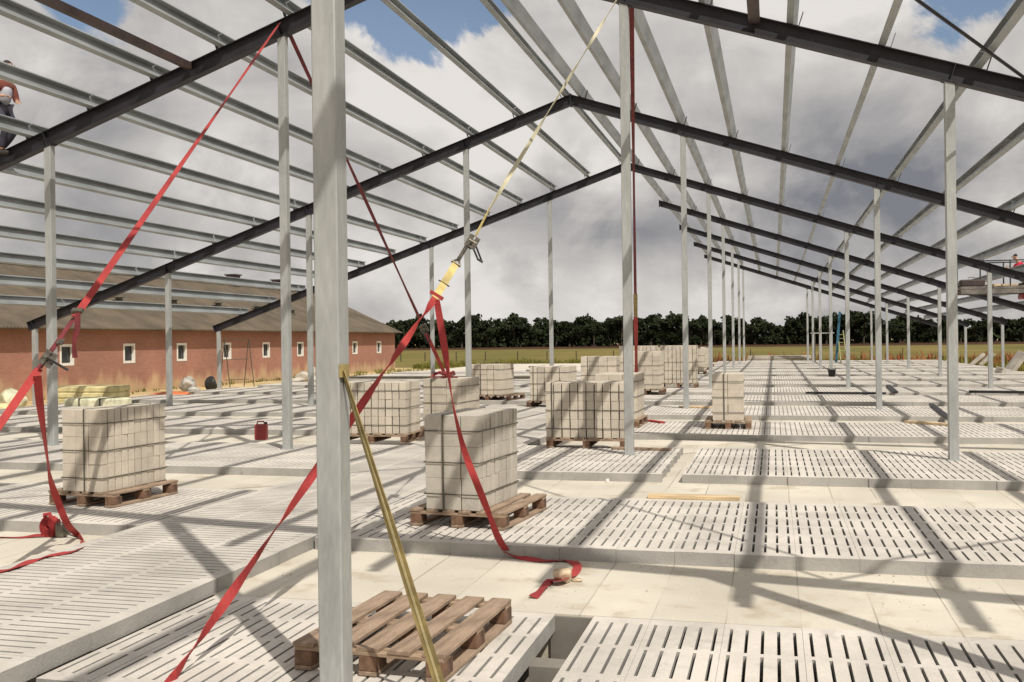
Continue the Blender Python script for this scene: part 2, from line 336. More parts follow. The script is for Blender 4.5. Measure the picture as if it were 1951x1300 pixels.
def struct(name, mb, m, label, cat='ground'):
    o = link(name, mb.mesh(name, m)); o['label'] = label; o['category'] = cat; o['kind'] = 'structure'; return o
ORD = ['first', 'second', 'third', 'fourth', 'fifth', 'sixth', 'seventh', 'eighth', 'ninth', 'tenth', 'eleventh', 'twelfth', 'thirteenth', 'fourteenth', 'fifteenth', 'sixteenth', 'seventeenth', 'eighteenth', 'nineteenth', 'twentieth']
# ------------------------------------------------------------------ the ground
XRDG, OFF, Y1, BAY, HR, SL = -4.5486, [0, 2.5978, 6.7657, 10.8127, 14.951], 13.9077, 9.4013, 7.1174, 0.3366
FY = [Y1+(i-1)*BAY for i in range(8)]; FY[0] = 4.35
ANG = math.atan(SL)
roofz = lambda X: HR-SL*abs(X-XRDG)
g = MB()
g.box(-1500, 1500, -60, 72, -1.2, -0.45); g.box(-1500, 1500, 72, 1600, -1.2, -0.47)
struct('ground', g, MT['sand'], 'pale sandy soil around the building site')
g = MB(); g.poly([(-600, 76, -0.455), (600, 76, -0.455), (600, 226, -0.455), (-600, 226, -0.455)], [(0, 1, 2, 3)])
g.poly([(12.5, -40, -0.44), (600, -40, -0.44), (600, 76, -0.44), (12.5, 76, -0.44)], [(0, 1, 2, 3)])
struct('meadow', g, MT['meadow'], 'flat yellow green meadow beyond the building site')
g = MB(); g.poly([(-600, 226, -0.45), (600, 226, -0.45), (600, 420, -0.45), (-600, 420, -0.45)], [(0, 1, 2, 3)])
struct('ploughed_field', g, MT['plough'], 'dark brown ploughed field in front of the wood')
FX0, FX1, FYE = -19.9, 10.9, 71.3
WL, WR = -5.46, -3.70            # the raised walkway under the ridge
# pit under the flush slats in the foreground, with the solid floor around it
g = MB()
g.box(FX0, WR-0.05, -4, FYE, -0.40, -0.1); g.box(WR-0.05, FX1, 6.12, FYE, -0.44, -0.1)
struct('concrete_floor', g, MT['floor'], 'cream cast concrete floor between the raised slats')
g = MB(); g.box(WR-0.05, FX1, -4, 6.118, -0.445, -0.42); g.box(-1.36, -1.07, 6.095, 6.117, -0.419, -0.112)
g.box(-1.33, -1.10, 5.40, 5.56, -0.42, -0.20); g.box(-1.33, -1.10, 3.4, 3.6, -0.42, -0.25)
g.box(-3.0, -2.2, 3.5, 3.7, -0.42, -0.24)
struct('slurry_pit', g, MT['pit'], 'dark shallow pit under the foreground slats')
def slab_mb(g, x0, x1, y0, y1, zt, alongx=False, nseg=4, pitch=0.088, slot=0.018, th=0.1, jit=0.0, rnd=None):
    """slatted elements 0.44 m wide laid side by side; slots along Y (or X) as real holes"""
    ln = (y1-y0) if not alongx else (x1-x0); lo, hi = (x0, x1) if not alongx else (y0, y1)
    first, last = y0 if not alongx else x0, y1 if not alongx else x1
    def bx(a0, a1, b0, b1, dz=0.0):
        if alongx: g.box(b0, b1, a0, a1, zt-th+dz, zt+dz)
        else: g.box(a0, a1, b0, b1, zt-th+dz, zt+dz)
    # cross bands: margins, narrow ties, one wide tie in the middle when 4 segments
    ties = [0.11]*1 + [(0.10 if (nseg == 6 and i % 2) else 0.055) for i in range(nseg-1)] + [0.11]
    seg = (ln-sum(ties))/nseg
    a = lo
    while a < hi-0.05:
        ph = 0.0 if alongx else 0.14; b = min((math.floor((a-ph)/0.44+1e-4)+1)*0.44+ph, hi)
        if b-a < 0.06: b = min(b+0.44, hi)
        dz = (rnd.uniform(-jit, jit) if rnd else 0); e0 = first + (rnd.uniform(-0.008, 0.008) if rnd else 0)
        c = e0
        for i, tw in enumerate(ties):
            bx(a+0.0008, b-0.0008, c, c+tw, dz); c += tw
            if i < nseg:
                k = a+0.0008; n = int(round((b-a)/pitch))
                for j in range(n+1):
                    s0 = k if j == 0 else a+(j-0.5)*pitch+slot/2
                    s1 = b-0.0008 if j == n else a+(j+0.5)*pitch-slot/2
                    if s1-s0 > 0.004: bx(s0, s1, c, c+seg, dz)
                c += seg
        a = b
rnd = random.Random(4)
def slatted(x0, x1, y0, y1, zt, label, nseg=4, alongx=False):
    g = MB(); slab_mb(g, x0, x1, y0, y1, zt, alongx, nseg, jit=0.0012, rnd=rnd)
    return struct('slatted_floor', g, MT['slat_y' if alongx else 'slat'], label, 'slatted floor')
slatted(-1.09, 10.4, 2.9, 6.12, -0.101, 'flush slatted concrete floor at the lower right edge', 6)
slatted(-3.68, -1.33, 4.38, 6.12, -0.101, 'flush slatted concrete floor under the empty pallet', 4)
slatted(-3.68, -2.98, 1.2, 4.30, -0.103, 'short slatted piece at the bottom edge beside the walkway', 6)
slatted(-2.20, -1.33, 1.2, 4.36, -0.1, 'slatted piece in the bottom foreground beside the open gap', 6)
rowsR = [(7.62, 10.08), (11.95, 14.95), (17.0, 19.7), (21.3, 24.3), (25.9, 28.8), (30.3, 33.4), (35.3, 38.2), (40.0, 42.8), (44.6, 47.4), (49.3, 52.2), (54.0, 57.0), (58.8, 61.6), (63.6, 66.4), (68.0, 71.0)]
slatted(WR+0.02, -1.30, 11.95, 14.9, 0.0, 'raised slatted piece between the walkway and the gap, under the wide block stack', 6)
for i, (a, b) in enumerate(rowsR):
    slatted(WR+0.02 if i != 1 else -1.06, 10.4, a, b, 0.0, '%s raised row of slatted concrete panels right of the walkway, counted from the front' % ORD[i], 6 if i < 5 else 4)
rowsL = [(7.80, 9.95), (11.75, 14.7), (17.0, 19.7), (21.3, 24.3), (25.9, 28.8), (30.3, 33.4), (35.3, 38.2), (40.0, 42.8), (44.6, 47.4), (49.3, 52.2)]
for i, (a, b) in enumerate(rowsL):
    slatted(-19.4, WL-0.02, a, b, 0.0, '%s raised row of slatted concrete panels left of the walkway, counted from the front' % ORD[i], 4)
slatted(WL, WR, 1.0, 56.0, 0.0, 'long raised slatted walkway running under the ridge', 3, True)
# small white plastic spacers that stick out under the slat edges
k = 0
sp = MB(); sp.box(-0.018, 0.018, -0.02, 0.02, -0.02, 0.02); spm = sp.mesh('spacer', MT['white'], bevel=0.005)
for i, (px, py) in enumerate(((717, 1047), (937, 1054), (1047, 1060), (1753, 1084), (30, 1008), (172, 1015), (1158, 884+35), (1841, 922), (1681, 920), (461, 896), (339, 893))):
    p = at(px, py, z=-0.1); o = link('slat_spacer', spm, None, (p.x, p.y-0.02, -0.078))
    tag(o, 'small white plastic spacer sticking out under a slat edge', 'spacer', 'white spacers under the slat edges')
g = MB(); rg = random.Random(77)
for q in range(900):
    zz_, x, y = -0.1, rg.uniform(-3.6, 4.5), rg.uniform(6.15, 7.55)
    if q % 3 == 0: x, y = rg.uniform(-3.6, 5.5), rg.uniform(10.15, 11.9)
    if q % 7 == 0: x, y = rg.uniform(-9.5, -5.5), rg.uniform(6.0, 7.7)
    if rg.random() < 0.5: y = (7.58 if y < 8.5 else 11.9)-abs(rg.gauss(0, 0.05))-0.02
    s = rg.uniform(0.003, 0.010)*(1.8 if rg.random() < 0.06 else 1); c = Vector((x, y, zz_+s*0.4))
    P_ = [c+Vector((math.cos(a_)*s*rg.uniform(.7, 1.2), math.sin(a_)*s*rg.uniform(.7, 1.2), -s*0.4)) for a_ in (0, 1.3, 2.5, 3.8, 5.1)]+[c+Vector((0, 0, s*0.6))]
    g.poly(P_, [(0, 1, 5), (1, 2, 5), (2, 3, 5), (3, 4, 5), (4, 0, 5)])
tag(link('grit', g.mesh('grit', MT['rubble'])), 'scattered grit and concrete crumbs on the cream floor', 'grit', None, 'stuff')
# ------------------------------------------------------------------ the steel frame
def colx(j): return XRDG + math.copysign(OFF[abs(j)], j)
CW = 0.12
def column(i, j, label):
    X, Y = colx(j)-(0.05 if (i, j) == (0, 1) else 0), FY[i]; zb = -0.1 if i == 0 else 0.0; H = roofz(X)-zb
    t = thing('steel_column', label, 'column', (X, Y, zb), 0, 'galvanised steel columns of the frame')
    g = MB(); c = CW/2
    T = math.tan(ANG)*c*(1 if X < XRDG else -1)
    p = [(-c, -c, 0), (c, -c, 0), (c, c, 0), (-c, c, 0), (-c, -c, H-T-0.012), (c, -c, H+T-0.012), (c, c, H+T-0.012), (-c, c, H-T-0.012)]
    g.poly(p, MB.BF); link('shaft', g.mesh('shaft', MT['galv'], bevel=0.006), t)
    g = MB(); g.box(-0.085, 0.085, -0.085, 0.085, 0.0, 0.010); link('base_plate', g.mesh('base_plate', MT['galv']), t)
    g = MB(); s = 1 if X < XRDG else -1
    Tm = Matrix.Translation((0, 0, H-0.012)) @ Matrix.Rotation(-ANG*s, 4, 'Y')
    g.box(-0.10, 0.10, -0.075, 0.075, 0.001, 0.011, Tm); link('cap_plate', g.mesh('cap_plate', MT['rafter']), t)
    return t
LINE = {-4: 'outer left eave line', -3: 'line next to the left eave', -2: 'second line left of the walkway', -1: 'line along the left of the walkway',
        1: 'line right of the walkway', 2: 'second line right of the walkway', 3: 'third line right of the walkway', 4: 'outer right eave line'}
for i in range(8):
    for j in (-4, -3, -2, -1, 1, 2, 3, 4):
        if j < 0 and i > 3: continue
        if i == 0 and j == 1: lab = 'big nearest galvanised column standing in front of the empty pallet'
        else: lab = 'galvanised column in the %s, %s rafter from the front' % (LINE[j], ORD[i])
        column(i, j, lab)
RD = 0.237      # rafter depth across its slope
def ibeam_prof(h, b, tf, tw):
    return [(-b/2, 0), (b/2, 0), (b/2, tf), (tw/2, tf), (tw/2, h-tf), (b/2, h-tf), (b/2, h), (-b/2, h), (-b/2, h-tf), (-tw/2, h-tf), (-tw/2, tf), (-b/2, tf)]
PUR = {-1: [XRDG-0.16-1.155*k for k in range(13)], 1: [XRDG+0.27+1.145*k for k in range(13)]}
TV = 0.25
def frame_T(X, Y, side):
    """origin on the rafter underside at X; +x runs down the slope for side=1, up for side=-1"""
    return Matrix.Translation((X, Y, roofz(X))) @ Matrix.Rotation(ANG*side, 4, 'Y')
cl = MB(); cl.box(0.0055, 0.013, -0.05, 0.05, 0.006, 0.20); cl.box(0.0131, 0.07, -0.05, 0.05, 0.006, 0.012)
clm = cl.mesh('purlin_cleat', MT['rafter'])
stf = MB(); stf.box(-0.005, 0.005, -0.072, -0.0055, 0.012, RD-0.012); stf.box(-0.005, 0.005, 0.0055, 0.072, 0.012, RD-0.012)
stm = stf.mesh('stiffener', MT['rafter'])
def rafter(i, side):
    Y = FY[i]; ln = (14.95+0.12)/math.cos(ANG)
    lab = 'dark sloping steel rafter on the %s roof slope, %s from the front' % ('left' if side < 0 else 'right', ORD[i])
    t = thing('roof_rafter', lab, 'rafter', (XRDG, Y, HR), 0, 'dark steel rafters')
    A = ANG*side
    # profile lies in (y,z); run along x
    g = MB(); pr = ibeam_prof(RD, 0.15, 0.012, 0.009)
    n = len(pr); x1 = side*ln; k = math.tan(ANG)
    T = Matrix.Rotation(A, 4, 'Y')
    # mitre at the ridge: both halves meet on the vertical plane x=0
    a = [T @ Vector((-side*z*k, y, z)) for y, z in pr]; b = [T @ Vector((x1, y, z)) for y, z in pr]
    g.poly(a+b, [tuple(range(n)), tuple(range(2*n-1, n-1, -1))]+[(q, n+q, n+(q+1) % n, (q+1) % n) for q in range(n)])
    link('beam', g.mesh('beam', MT['rafter']), t)
    g = MB(); g.box(side*0.002 if side > 0 else -0.014, side*0.014 if side > 0 else -0.002, -0.08, 0.08, -0.03, RD*1.055+0.02)
    link('ridge_plate', g.mesh('ridge_plate', MT['rafter']), t)
    g = MB(); g.box(x1-0.001 if side > 0 else x1-0.012, x1+0.012 if side > 0 else x1+0.001, -0.08, 0.08, -0.01, RD+0.01, T); link('end_plate', g.mesh('end_plate', MT['rafter']), t)
    for X in PUR[side]:
        d = (X-XRDG)/math.cos(ANG)
        o = link('purlin_cleat', clm, t); o.matrix_local = T @ Matrix.Translation((d-side*0.001, 0, RD)) @ Matrix.Scale(-side, 4, (1, 0, 0))
    for j in (1, 2, 3, 4):
        d = side*OFF[j]/math.cos(ANG); o = link('stiffener', stm, t); o.matrix_local = T @ Matrix.Translation((d, 0, 0))
for i in range(8):
    rafter(i, 1)
    if i <= 3: rafter(i, -1)
# purlins: galvanised C sections open towards the ridge
PH, PW, PT, PL = 0.235, 0.09, 0.005, 0.02
cprof = [(0, 0), (PW, 0), (PW, PL), (PW-PT, PL), (PW-PT, PT), (PT, PT), (PT, PH-PT), (PW-PT, PH-PT), (PW-PT, PH-PL), (PW, PH-PL), (PW, PH), (0, PH)]
def purlin_mesh(side, ln):
    T = Matrix.Rotation(ANG*side, 4, 'Y')
    pr = [(-side*x, z) for x, z in cprof]
    if side > 0: pr = pr[::-1]
    g = MB(); g.prism(pr, ln, T); return g.mesh('purlin', MT['purlin'])
PM = {(-1, 1): purlin_mesh(-1, BAY-0.03), (1, 1): purlin_mesh(1, BAY-0.03)}
PM[(1, 0)] = purlin_mesh(1, FY[1]-FY[0]+0.9); PM[(-1, 0)] = purlin_mesh(-1, FY[1]-FY[0]+0.7); PM[(-1, 3)] = purlin_mesh(-1, 0.55)
def purlin(side, k, i, kind=1, Yo=0.015, lab=None):
    X = PUR[side][k]; s = 'left' if side < 0 else 'right'
    o = link('roof_purlin', PM[(side, kind)], None, (X, FY[i]+Yo, roofz(X)+RD/math.cos(ANG)+0.002))
    lab = lab or 'galvanised purlin, %s below ridge on the %s slope, between %s and %s rafters' % (ORD[k], s, ORD[i], ORD[i+1])
    tag(o, lab, 'purlin', 'galvanised roof purlins')
for k in range(13):
    for i in range(3): purlin(-1, k, i, 1 if i else 0, 0.015 if i else -0.7)
    purlin(-1, k, 3, 3, 0.015, 'short purlin stub, %s below ridge, past the last left rafter' % ORD[k])
for k in range(13):
    for i in range(7): purlin(1, k, i, 1 if i else 0, 0.015 if i else (-0.9 if k != 7 else -0.92))
# dark square tube between the first two left rafters, and thin dark wind braces
g = MB(); X = -8.7; z = roofz(X)+0.19; g.bar((X, FY[0]+0.08, z), (X, FY[1]-0.08, z), 0.09, 0.11)
tag(link('steel_tube', g.mesh('steel_tube', MT['brown_steel'])), 'dark brown square tube among the pale purlins at upper left', 'steel tube')
g = MB(); X = -0.2; z = roofz(X)+0.19; g.bar((X, 0.4, z), (X, FY[1]-0.08, z), 0.15, 0.11)
tag(link('steel_tube', g.mesh('steel_tube', MT['brown_steel'])), 'dark brown square tube under the right slope, meeting the front rafter at top centre', 'steel tube')
for (xa, fa, xb, fb, lb) in ((3.2, 1, -4.2, 0, 'thin dark diagonal wind brace crossing the upper right corner'), (3.0, 0, -4.1, 1, 'thin dark wind brace from the front rafter up to the ridge'), (3.0, 0, 10.1, 1, 'thin dark wind brace from the front rafter out to the right eave')):
    g = MB(); g.tube([(xa, FY[fa]+(-.07 if fa else .07), roofz(xa)+0.2), (xb, FY[fb]+(-.07 if fb else .07), roofz(xb)+0.2)], 0.021, 8)
    tag(link('wind_brace', g.mesh('wind_brace', MT['rafter'], smooth=True)), lb, 'brace')
if 0: tag(link('wind_brace', g.mesh('wind_brace', MT['rafter'], smooth=True)), 'thin dark diagonal wind brace at the upper right corner', 'brace')
# ------------------------------------------------------------------ pallets and block stacks
def box_mesh(n, sx, sy, sz, m, bev=0.0):
    g = MB(); g.box(-sx/2, sx/2, -sy/2, sy/2, -sz/2, sz/2); return g.mesh(n, m, bevel=bev)
_pc = {}
def pallet(loc, rz, label, wx=0.8, wy=1.2, nb=5, along='y', detail=True):
    """boards run along local y; loc = centre on the ground"""
    t = thing('wooden_pallet', label, 'pallet', loc, rz, 'wooden pallets')
    key = (wx, wy, nb)
    if key not in _pc:
        bw = wx/nb*0.72
        _pc[key] = dict(deck=box_mesh('deck_board', bw, wy, 0.022, MT['wood'], 0.002), cross=box_mesh('cross_board', wx-0.01, 0.10, 0.020, MT['wood_x'], 0.002),
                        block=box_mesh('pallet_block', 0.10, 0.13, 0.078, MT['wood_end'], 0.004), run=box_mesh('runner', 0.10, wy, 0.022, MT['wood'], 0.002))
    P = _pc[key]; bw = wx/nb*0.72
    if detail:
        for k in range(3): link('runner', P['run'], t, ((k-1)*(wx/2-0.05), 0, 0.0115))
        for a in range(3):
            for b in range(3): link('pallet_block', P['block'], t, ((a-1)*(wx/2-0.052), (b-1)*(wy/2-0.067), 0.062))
            link('cross_board', P['cross'], t, (0, (a-1)*(wy/2-0.052), 0.1115))
        for k in range(nb):
            x = -wx/2+bw/2 + k*(wx-bw)/(nb-1); o = link('deck_board', P['deck'], t, (x, 0.004*((k*7) % 3-1), 0.133), R(0.5*((k*5) % 3-1)))
    else:
        g = MB()
        for k in range(3):
            g.box((k-1)*(wx/2-0.05)-0.05, (k-1)*(wx/2-0.05)+0.05, -wy/2, wy/2, 0, 0.022)
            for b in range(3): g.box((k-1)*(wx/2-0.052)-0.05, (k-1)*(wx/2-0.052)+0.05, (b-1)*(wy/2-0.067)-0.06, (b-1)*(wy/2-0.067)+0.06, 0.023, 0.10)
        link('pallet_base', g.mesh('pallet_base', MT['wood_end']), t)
        g = MB()
        for k in range(nb):
            x = -wx/2+bw/2 + k*(wx-bw)/(nb-1); g.box(x-bw/2, x+bw/2, -wy/2, wy/2, 0.101, 0.144)
        link('deck', g.mesh('deck', MT['wood']), t)
    return t
_cc = {}
def block_stack(loc, rz, label, nx, ny, bw, bd, nz=6, bh=0.136, m='block', bands=(1, 3, 5), vband=True, seed=1, grip=None):
    """strapped pack of sand-lime blocks: nz courses of nx * ny blocks; loc = centre of the foot"""
    t = thing('block_stack', label, 'block stack', loc, rz, 'stacks of pale blocks')
    W, D = nx*bw, ny*bd; rn = random.Random(seed)
    for c in range(nz):
        g = MB()
        for a in range(nx):
            for b in range(ny):
                if 0 < a < nx-1 and 0 < b < ny-1 and c < nz-1: continue
                j = lambda s=0.004: rn.uniform(-s, s); gx, gy = 0.003, 0.003
                if bw < bd: gx = 0.0068
                else: gy = 0.0068
                ox, oy = j(), j()
                g.box(-W/2+a*bw+gx+ox, -W/2+(a+1)*bw-gx+ox, -D/2+b*bd+gy+oy, -D/2+(b+1)*bd-gy+oy, c*bh+0.0004, (c+1)*bh-0.0012)
        o = link('block_course', g.mesh('block_course', MT[m], bevel=0.003 if nx*ny < 60 else 0), t)
    e = 0.006
    for k in bands:
        g = MB(); z = k*bh
        for s in (-1, 1):
            g.box(-W/2-e, W/2+e, s*(D/2+e)-0.0015, s*(D/2+e)+0.0015, z-0.005, z+0.005)
            g.box(s*(W/2+e)-0.0015, s*(W/2+e)+0.0015, -D/2-e-0.002, D/2+e+0.002, z-0.0049, z+0.0049)
        link('packing_band', g.mesh('packing_band', MT['band']), t)
    if vband:
        g = MB(); x = -W*0.17 if vband is True else vband*W
        for s in (-1, 1): g.box(x-0.008, x+0.008, s*(D/2+e+0.002)-0.0015, s*(D/2+e+0.002)+0.0015, 0, nz*bh+e)
        g.box(x-0.0079, x+0.0079, -D/2-e, D/2+e, nz*bh+e-0.001, nz*bh+e+0.002)
        link('packing_band', g.mesh('packing_band', MT['band']), t)
    return t
def rot2(x, y, a): return (x*math.cos(a)-y*math.sin(a), x*math.sin(a)+y*math.cos(a))
def set_on_pallet(X, Y, rz, plabel, slabel, wx, wy, nx, ny, bw, bd, dx=0, dy=0, nz=6, m='block', z0=0.0, detail=True, nb=6, seed=1, vband=True, bands=(1, 3, 5), prot=0.0):
    pallet((X, Y, z0+0.004), rz+prot, plabel, wx, wy, nb, detail=detail)
    ox, oy = rot2(dx, dy, rz)
    block_stack((X+ox, Y+oy, z0+0.149), rz, slabel, nx, ny, bw, bd, nz, m=m, seed=seed, vband=vband, bands=bands)
# corners measured from the photo: front right corner of the pallet, then centre
def centre(X, Y, w, d, a):
    ox, oy = rot2(-w/2, d/2, a); return X+ox, Y+oy
a = R(-6); c = centre(-2.21, 8.17, 0.88, 1.12, a)
set_on_pallet(c[0], c[1], a, 'worn pallet under the nearest block stack, bare along its right side', 'nearest pale block stack with thin slices on its right face, behind the red strap tail', 0.88, 1.12, 3, 10, 0.170, 0.095, dx=-0.045, dy=-0.07, seed=2, vband=-0.15, m='block2')
a = R(-5); c = centre(-6.30, 8.58, 0.80, 0.99, a)
set_on_pallet(c[0], c[1], a, 'brown pallet under the block stack at the left', 'pale block stack at the left on the slats, with the red strap tail beside it', 0.80, 0.99, 3, 10, 0.165, 0.097, dx=0.015, dy=-0.005, seed=3, vband=0.08, m='block')
set_on_pallet(-6.22, 15.3, R(2), 'pallet below the block stack just right of the nearest column', 'block stack just right of the nearest column, its long side to the viewer', 1.2, 0.85, 10, 3, 0.116, 0.25, seed=4, m='block', detail=True, vband=False)
set_on_pallet(-2.70, 15.02, R(1), 'pallet under the wide block stack beside the tall middle column', 'wide block stack with upright slices, beside the tall column in the middle', 1.2, 0.8, 10, 3, 0.122, 0.24, seed=5, vband=-0.42)
set_on_pallet(-5.45, 16.75, R(-6), 'pallet hidden behind the nearest block stack', 'block stack behind the nearest stack with red webbing lying on its top', 0.8, 1.1, 3, 6, 0.22, 0.16, seed=6, vband=-0.25, detail=False)
set_on_pallet(-7.42, 26.6, R(-8), 'reddish pallet under the small block stack before the meadow', 'block stack with its left half in shade, behind the second column row', 1.35, 1.1, 5, 4, 0.19, 0.25, seed=7, vband=-0.1, detail=False, dx=-0.1)
set_on_pallet(-5.2, 24.0, R(-3), 'dark pallet under the stack with a slanting shadow', 'block stack with a bent slanting shadow, left of the wide stack', 1.1, 1.0, 5, 4, 0.185, 0.25, seed=8, vband=-0.4, detail=False)
set_on_pallet(-4.98, 29.6, R(2), 'pallet under the stack seen just above the wide stack', 'square block stack seen above the left part of the wide stack', 1.15, 1.0, 4, 4, 0.26, 0.25, seed=9, vband=-0.3, detail=False, nz=7)
set_on_pallet(-4.35, 33.6, R(-2), 'pallet of the far paired stacks, left one', 'far block stack with slanting shadow, left of a pair before the meadow', 1.2, 1.0, 9, 3, 0.13, 0.3, seed=10, detail=False, nz=9, vband=False)
set_on_pallet(-3.02, 33.5, R(1), 'pallet of the far paired stacks, right one', 'far block stack right of a pair, partly behind the middle column', 1.2, 1.0, 9, 3, 0.13, 0.3, seed=11, detail=False, nz=9, vband=False)
set_on_pallet(-2.78, 18.7, R(-1), 'pallet with an open end right of the tall middle column', 'block stack peeping out right of the tall middle column', 0.85, 1.15, 3, 6, 0.25, 0.18, seed=12, detail=True, vband=False)
set_on_pallet(-3.62, 29.7, R(0), 'small pallet beyond the tall middle column, right side', 'taller block stack beyond the middle column beside the red strap', 1.0, 1.2, 4, 5, 0.22, 0.22, seed=13, detail=False, nz=8, vband=False)
set_on_pallet(-4.3, 42.0, R(0), 'pallet under the far stack left of the pole line', 'far pale block stack behind the taller one, near the meadow edge', 1.2, 1.0, 6, 4, 0.19, 0.24, seed=14, detail=False, nz=8, vband=False)
set_on_pallet(-5.35, 57.5, R(0), 'most distant pallet at the meadow edge', 'very far pale block stack standing at the meadow edge', 1.2, 1.0, 6, 4, 0.19, 0.24, seed=15, detail=False, nz=7, vband=False)
for q, (X, Y) in enumerate(((-3.35, 46.0), (-3.6, 52.0), (-3.7, 58.0))):
    set_on_pallet(X, Y, R(3*q), '%s of three small pallets in file along the far walkway' % ('nearest', 'middle', 'farthest')[q], '%s of three distant stacks in file behind the right hand columns' % ('nearest', 'middle', 'farthest')[q], 0.8, 1.1, 3, 5, 0.22, 0.2, seed=16+q, detail=False, nz=7, vband=False)
set_on_pallet(-0.80, 18.6, R(1), 'pallet under the lone narrow stack on the right', 'lone narrow block stack standing apart on the right hand slats', 0.80, 1.15, 2, 6, 0.27, 0.18, seed=20, vband=-0.12, nb=5)
# the empty pallet in front
pallet((-1.99, 5.32, -0.097), R(-3), 'empty weathered pallet lying in the foreground beside the nearest column', 0.84, 1.12, 5)
# ------------------------------------------------------------------ straps
def proj(P):
    d = Vector(P)-Vector((0, 0, EYE)); z = d.dot(fw); return 975.5+FPX*d.dot(rt)/z, 650-FPX*d.dot(up)/z
def tonorm(p, d, phi):
    """normal of a band at p running along d: facing the eye at phi=0, edge on at 90"""
    v = (Vector((0, 0, EYE))-p).normalized(); v = (v-d*v.dot(d)).normalized(); x = d.cross(v)
    return v*math.cos(R(phi))+x*math.sin(R(phi))
def tens(A, B, n, keys, sag=0.0):
    """points and normals on a taut band; keys=[(t, phi)]"""
    A, B = Vector(A), Vector(B); P, Q = [], []; d = (B-A).normalized()
    for i in range(n+1):
        t = i/n; p = A.lerp(B, t) - Vector((0, 0, 4*sag*t*(1-t))); P.append(p)
        ph = keys[-1][1]
        for (t0, a0), (t1, a1) in zip(keys, keys[1:]):
            if t0 <= t <= t1: u = (t-t0)/(t1-t0+1e-9); u = u*u*(3-2*u); ph = a0+(a1-a0)*u; break
        Q.append(tonorm(p, d, ph))
    return P, Q
def tpix(A, B, x):
    lo, hi = 0.0, 1.0; A, B = Vector(A), Vector(B); s = proj(B)[0] > proj(A)[0]
    for _ in range(40):
        m = (lo+hi)/2
        if (proj(A.lerp(B, m))[0] < x) == s: lo = m
        else: hi = m
    return lo
def catmull(P, n=6):
    P = [Vector(p) for p in P]; out = []
    for i in range(len(P)-1):
        a, b, c, d = P[max(i-1, 0)], P[i], P[i+1], P[min(i+2, len(P)-1)]
        for k in range(n):
            t = k/n; out.append(0.5*((2*b)+(c-a)*t+(2*a-5*b+4*c-d)*t*t+(3*b-a-3*c+d)*t*t*t))
    return out+[P[-1]]
def band(name, P, Q, w_, m, parent): 
    g = MB(); g.ribbon(P, w_, Q); return link(name, g.mesh(name, m, smooth=False), parent)
def loose(name, pts, phis, w_, m, parent, n=5):
    P = catmull(pts, n); Q = []
    for i, p in enumerate(P):
        f = i/(len(P)-1)*(len(phis)-1); k = min(int(f), len(phis)-2); ph = phis[k]+(phis[k+1]-phis[k])*(f-k)
        d = (P[min(i+1, len(P)-1)]-P[max(i-1, 0)]).normalized()
        if ph == 'f': pass
        Q.append(tonorm(p, d, ph))
    return band(name, P, Q, w_, m, parent)
def flatband(name, pts, w_, m, parent, n=6, tilt=0):
    P = catmull(pts, n); Q = [Vector((math.sin(i*0.5)*tilt, math.cos(i*0.37)*tilt, 1)) for i in range(len(P))]
    return band(name, P, Q, w_, m, parent)
def ratchet(p, d, side, sc, parent, hang):
    """ratchet body along d at p: two cheek plates, spool, body strip and a swung out handle"""
    d = d.normalized(); v = tonorm(p, d, 0); x = d.cross(v)
    g = MB()
    for s in (-1, 1): g.bar(p-d*0.11*sc+x*s*0.034*sc, p+d*0.11*sc+x*s*0.034*sc, 0.005, 0.05*sc, x)
    g.tube([p-x*0.045*sc, p+x*0.045*sc], 0.020*sc, 10); g.tube([p-x*0.04*sc-d*0.09*sc, p+x*0.04*sc-d*0.09*sc], 0.008*sc, 8)
    g.bar(p-d*0.10*sc-v*0.02*sc, p+d*0.07*sc-v*0.02*sc, 0.056*sc, 0.006, v)
    link('ratchet_body', g.mesh('ratchet_body', MT['steel'], bevel=0.001), parent)
    g = MB(); h = Vector(hang)*sc
    for s in (-1, 1): g.bar(p+x*s*0.03*sc, p+h+x*s*0.024*sc, 0.010*sc, 0.018*sc)
    g.tube([p+h-x*0.034*sc, p+h+x*0.034*sc], 0.012*sc, 8)
    link('ratchet_handle', g.mesh('ratchet_handle', MT['black']), parent)
SWD = 0.055
# 1. big red strap on the left
A1 = Vector((colx(-1)+0.02, FY[1]-0.12, roofz(colx(-1))+0.18)); B1 = at(-330, 1283, d=5.0)
t = thing('ratchet_strap', 'long red ratchet strap from the rafter down to the lower left edge', 'strap', (0, 0, 0), 0, 'red ratchet straps')
P, Q = tens(A1, B1, 50, [(0, 60), (.3, 35), (.55, 10), (.7, 30), (1, 5)])
tA, tB = tpix(A1, B1, 142), tpix(A1, B1, 74)
P, Q = tens(A1, A1.lerp(B1, tA), 40, [(0, 66), (.2, 58), (.4, 68), (.55, 52), (.75, 30), (.9, 12), (1, 8)]); band('webbing', P, Q, SWD, MT['red'], t)
P, Q = tens(A1.lerp(B1, tB), B1, 24, [(0, 15), (.12, 0), (.25, 28), (1, 0)]); band('webbing', P, Q, SWD, MT['red'], t)
P, Q = tens(A1.lerp(B1, tA), A1.lerp(B1, tB), 8, [(0, 55), (1, 50)]); band('hook_webbing', P, Q, 0.05, MT['red_dark'], t)
pr_ = at(84, 697, d=7.25); dd = (B1-A1).normalized()
ratchet(at(92, 684, d=7.3), dd, 1, 0.8, t, at(131, 706, d=7.2)-at(92, 684, d=7.3))
g = MB(); q = at(148, 592, d=7.84); g.bar(q-dd*0.02, q+dd*0.03, 0.085, 0.03); q = at(115, 652, d=7.55); g.bar(q-dd*0.03, q+dd*0.03, 0.05, 0.02); link('hook', g.mesh('hook', MT['steel'], bevel=0.003), t)
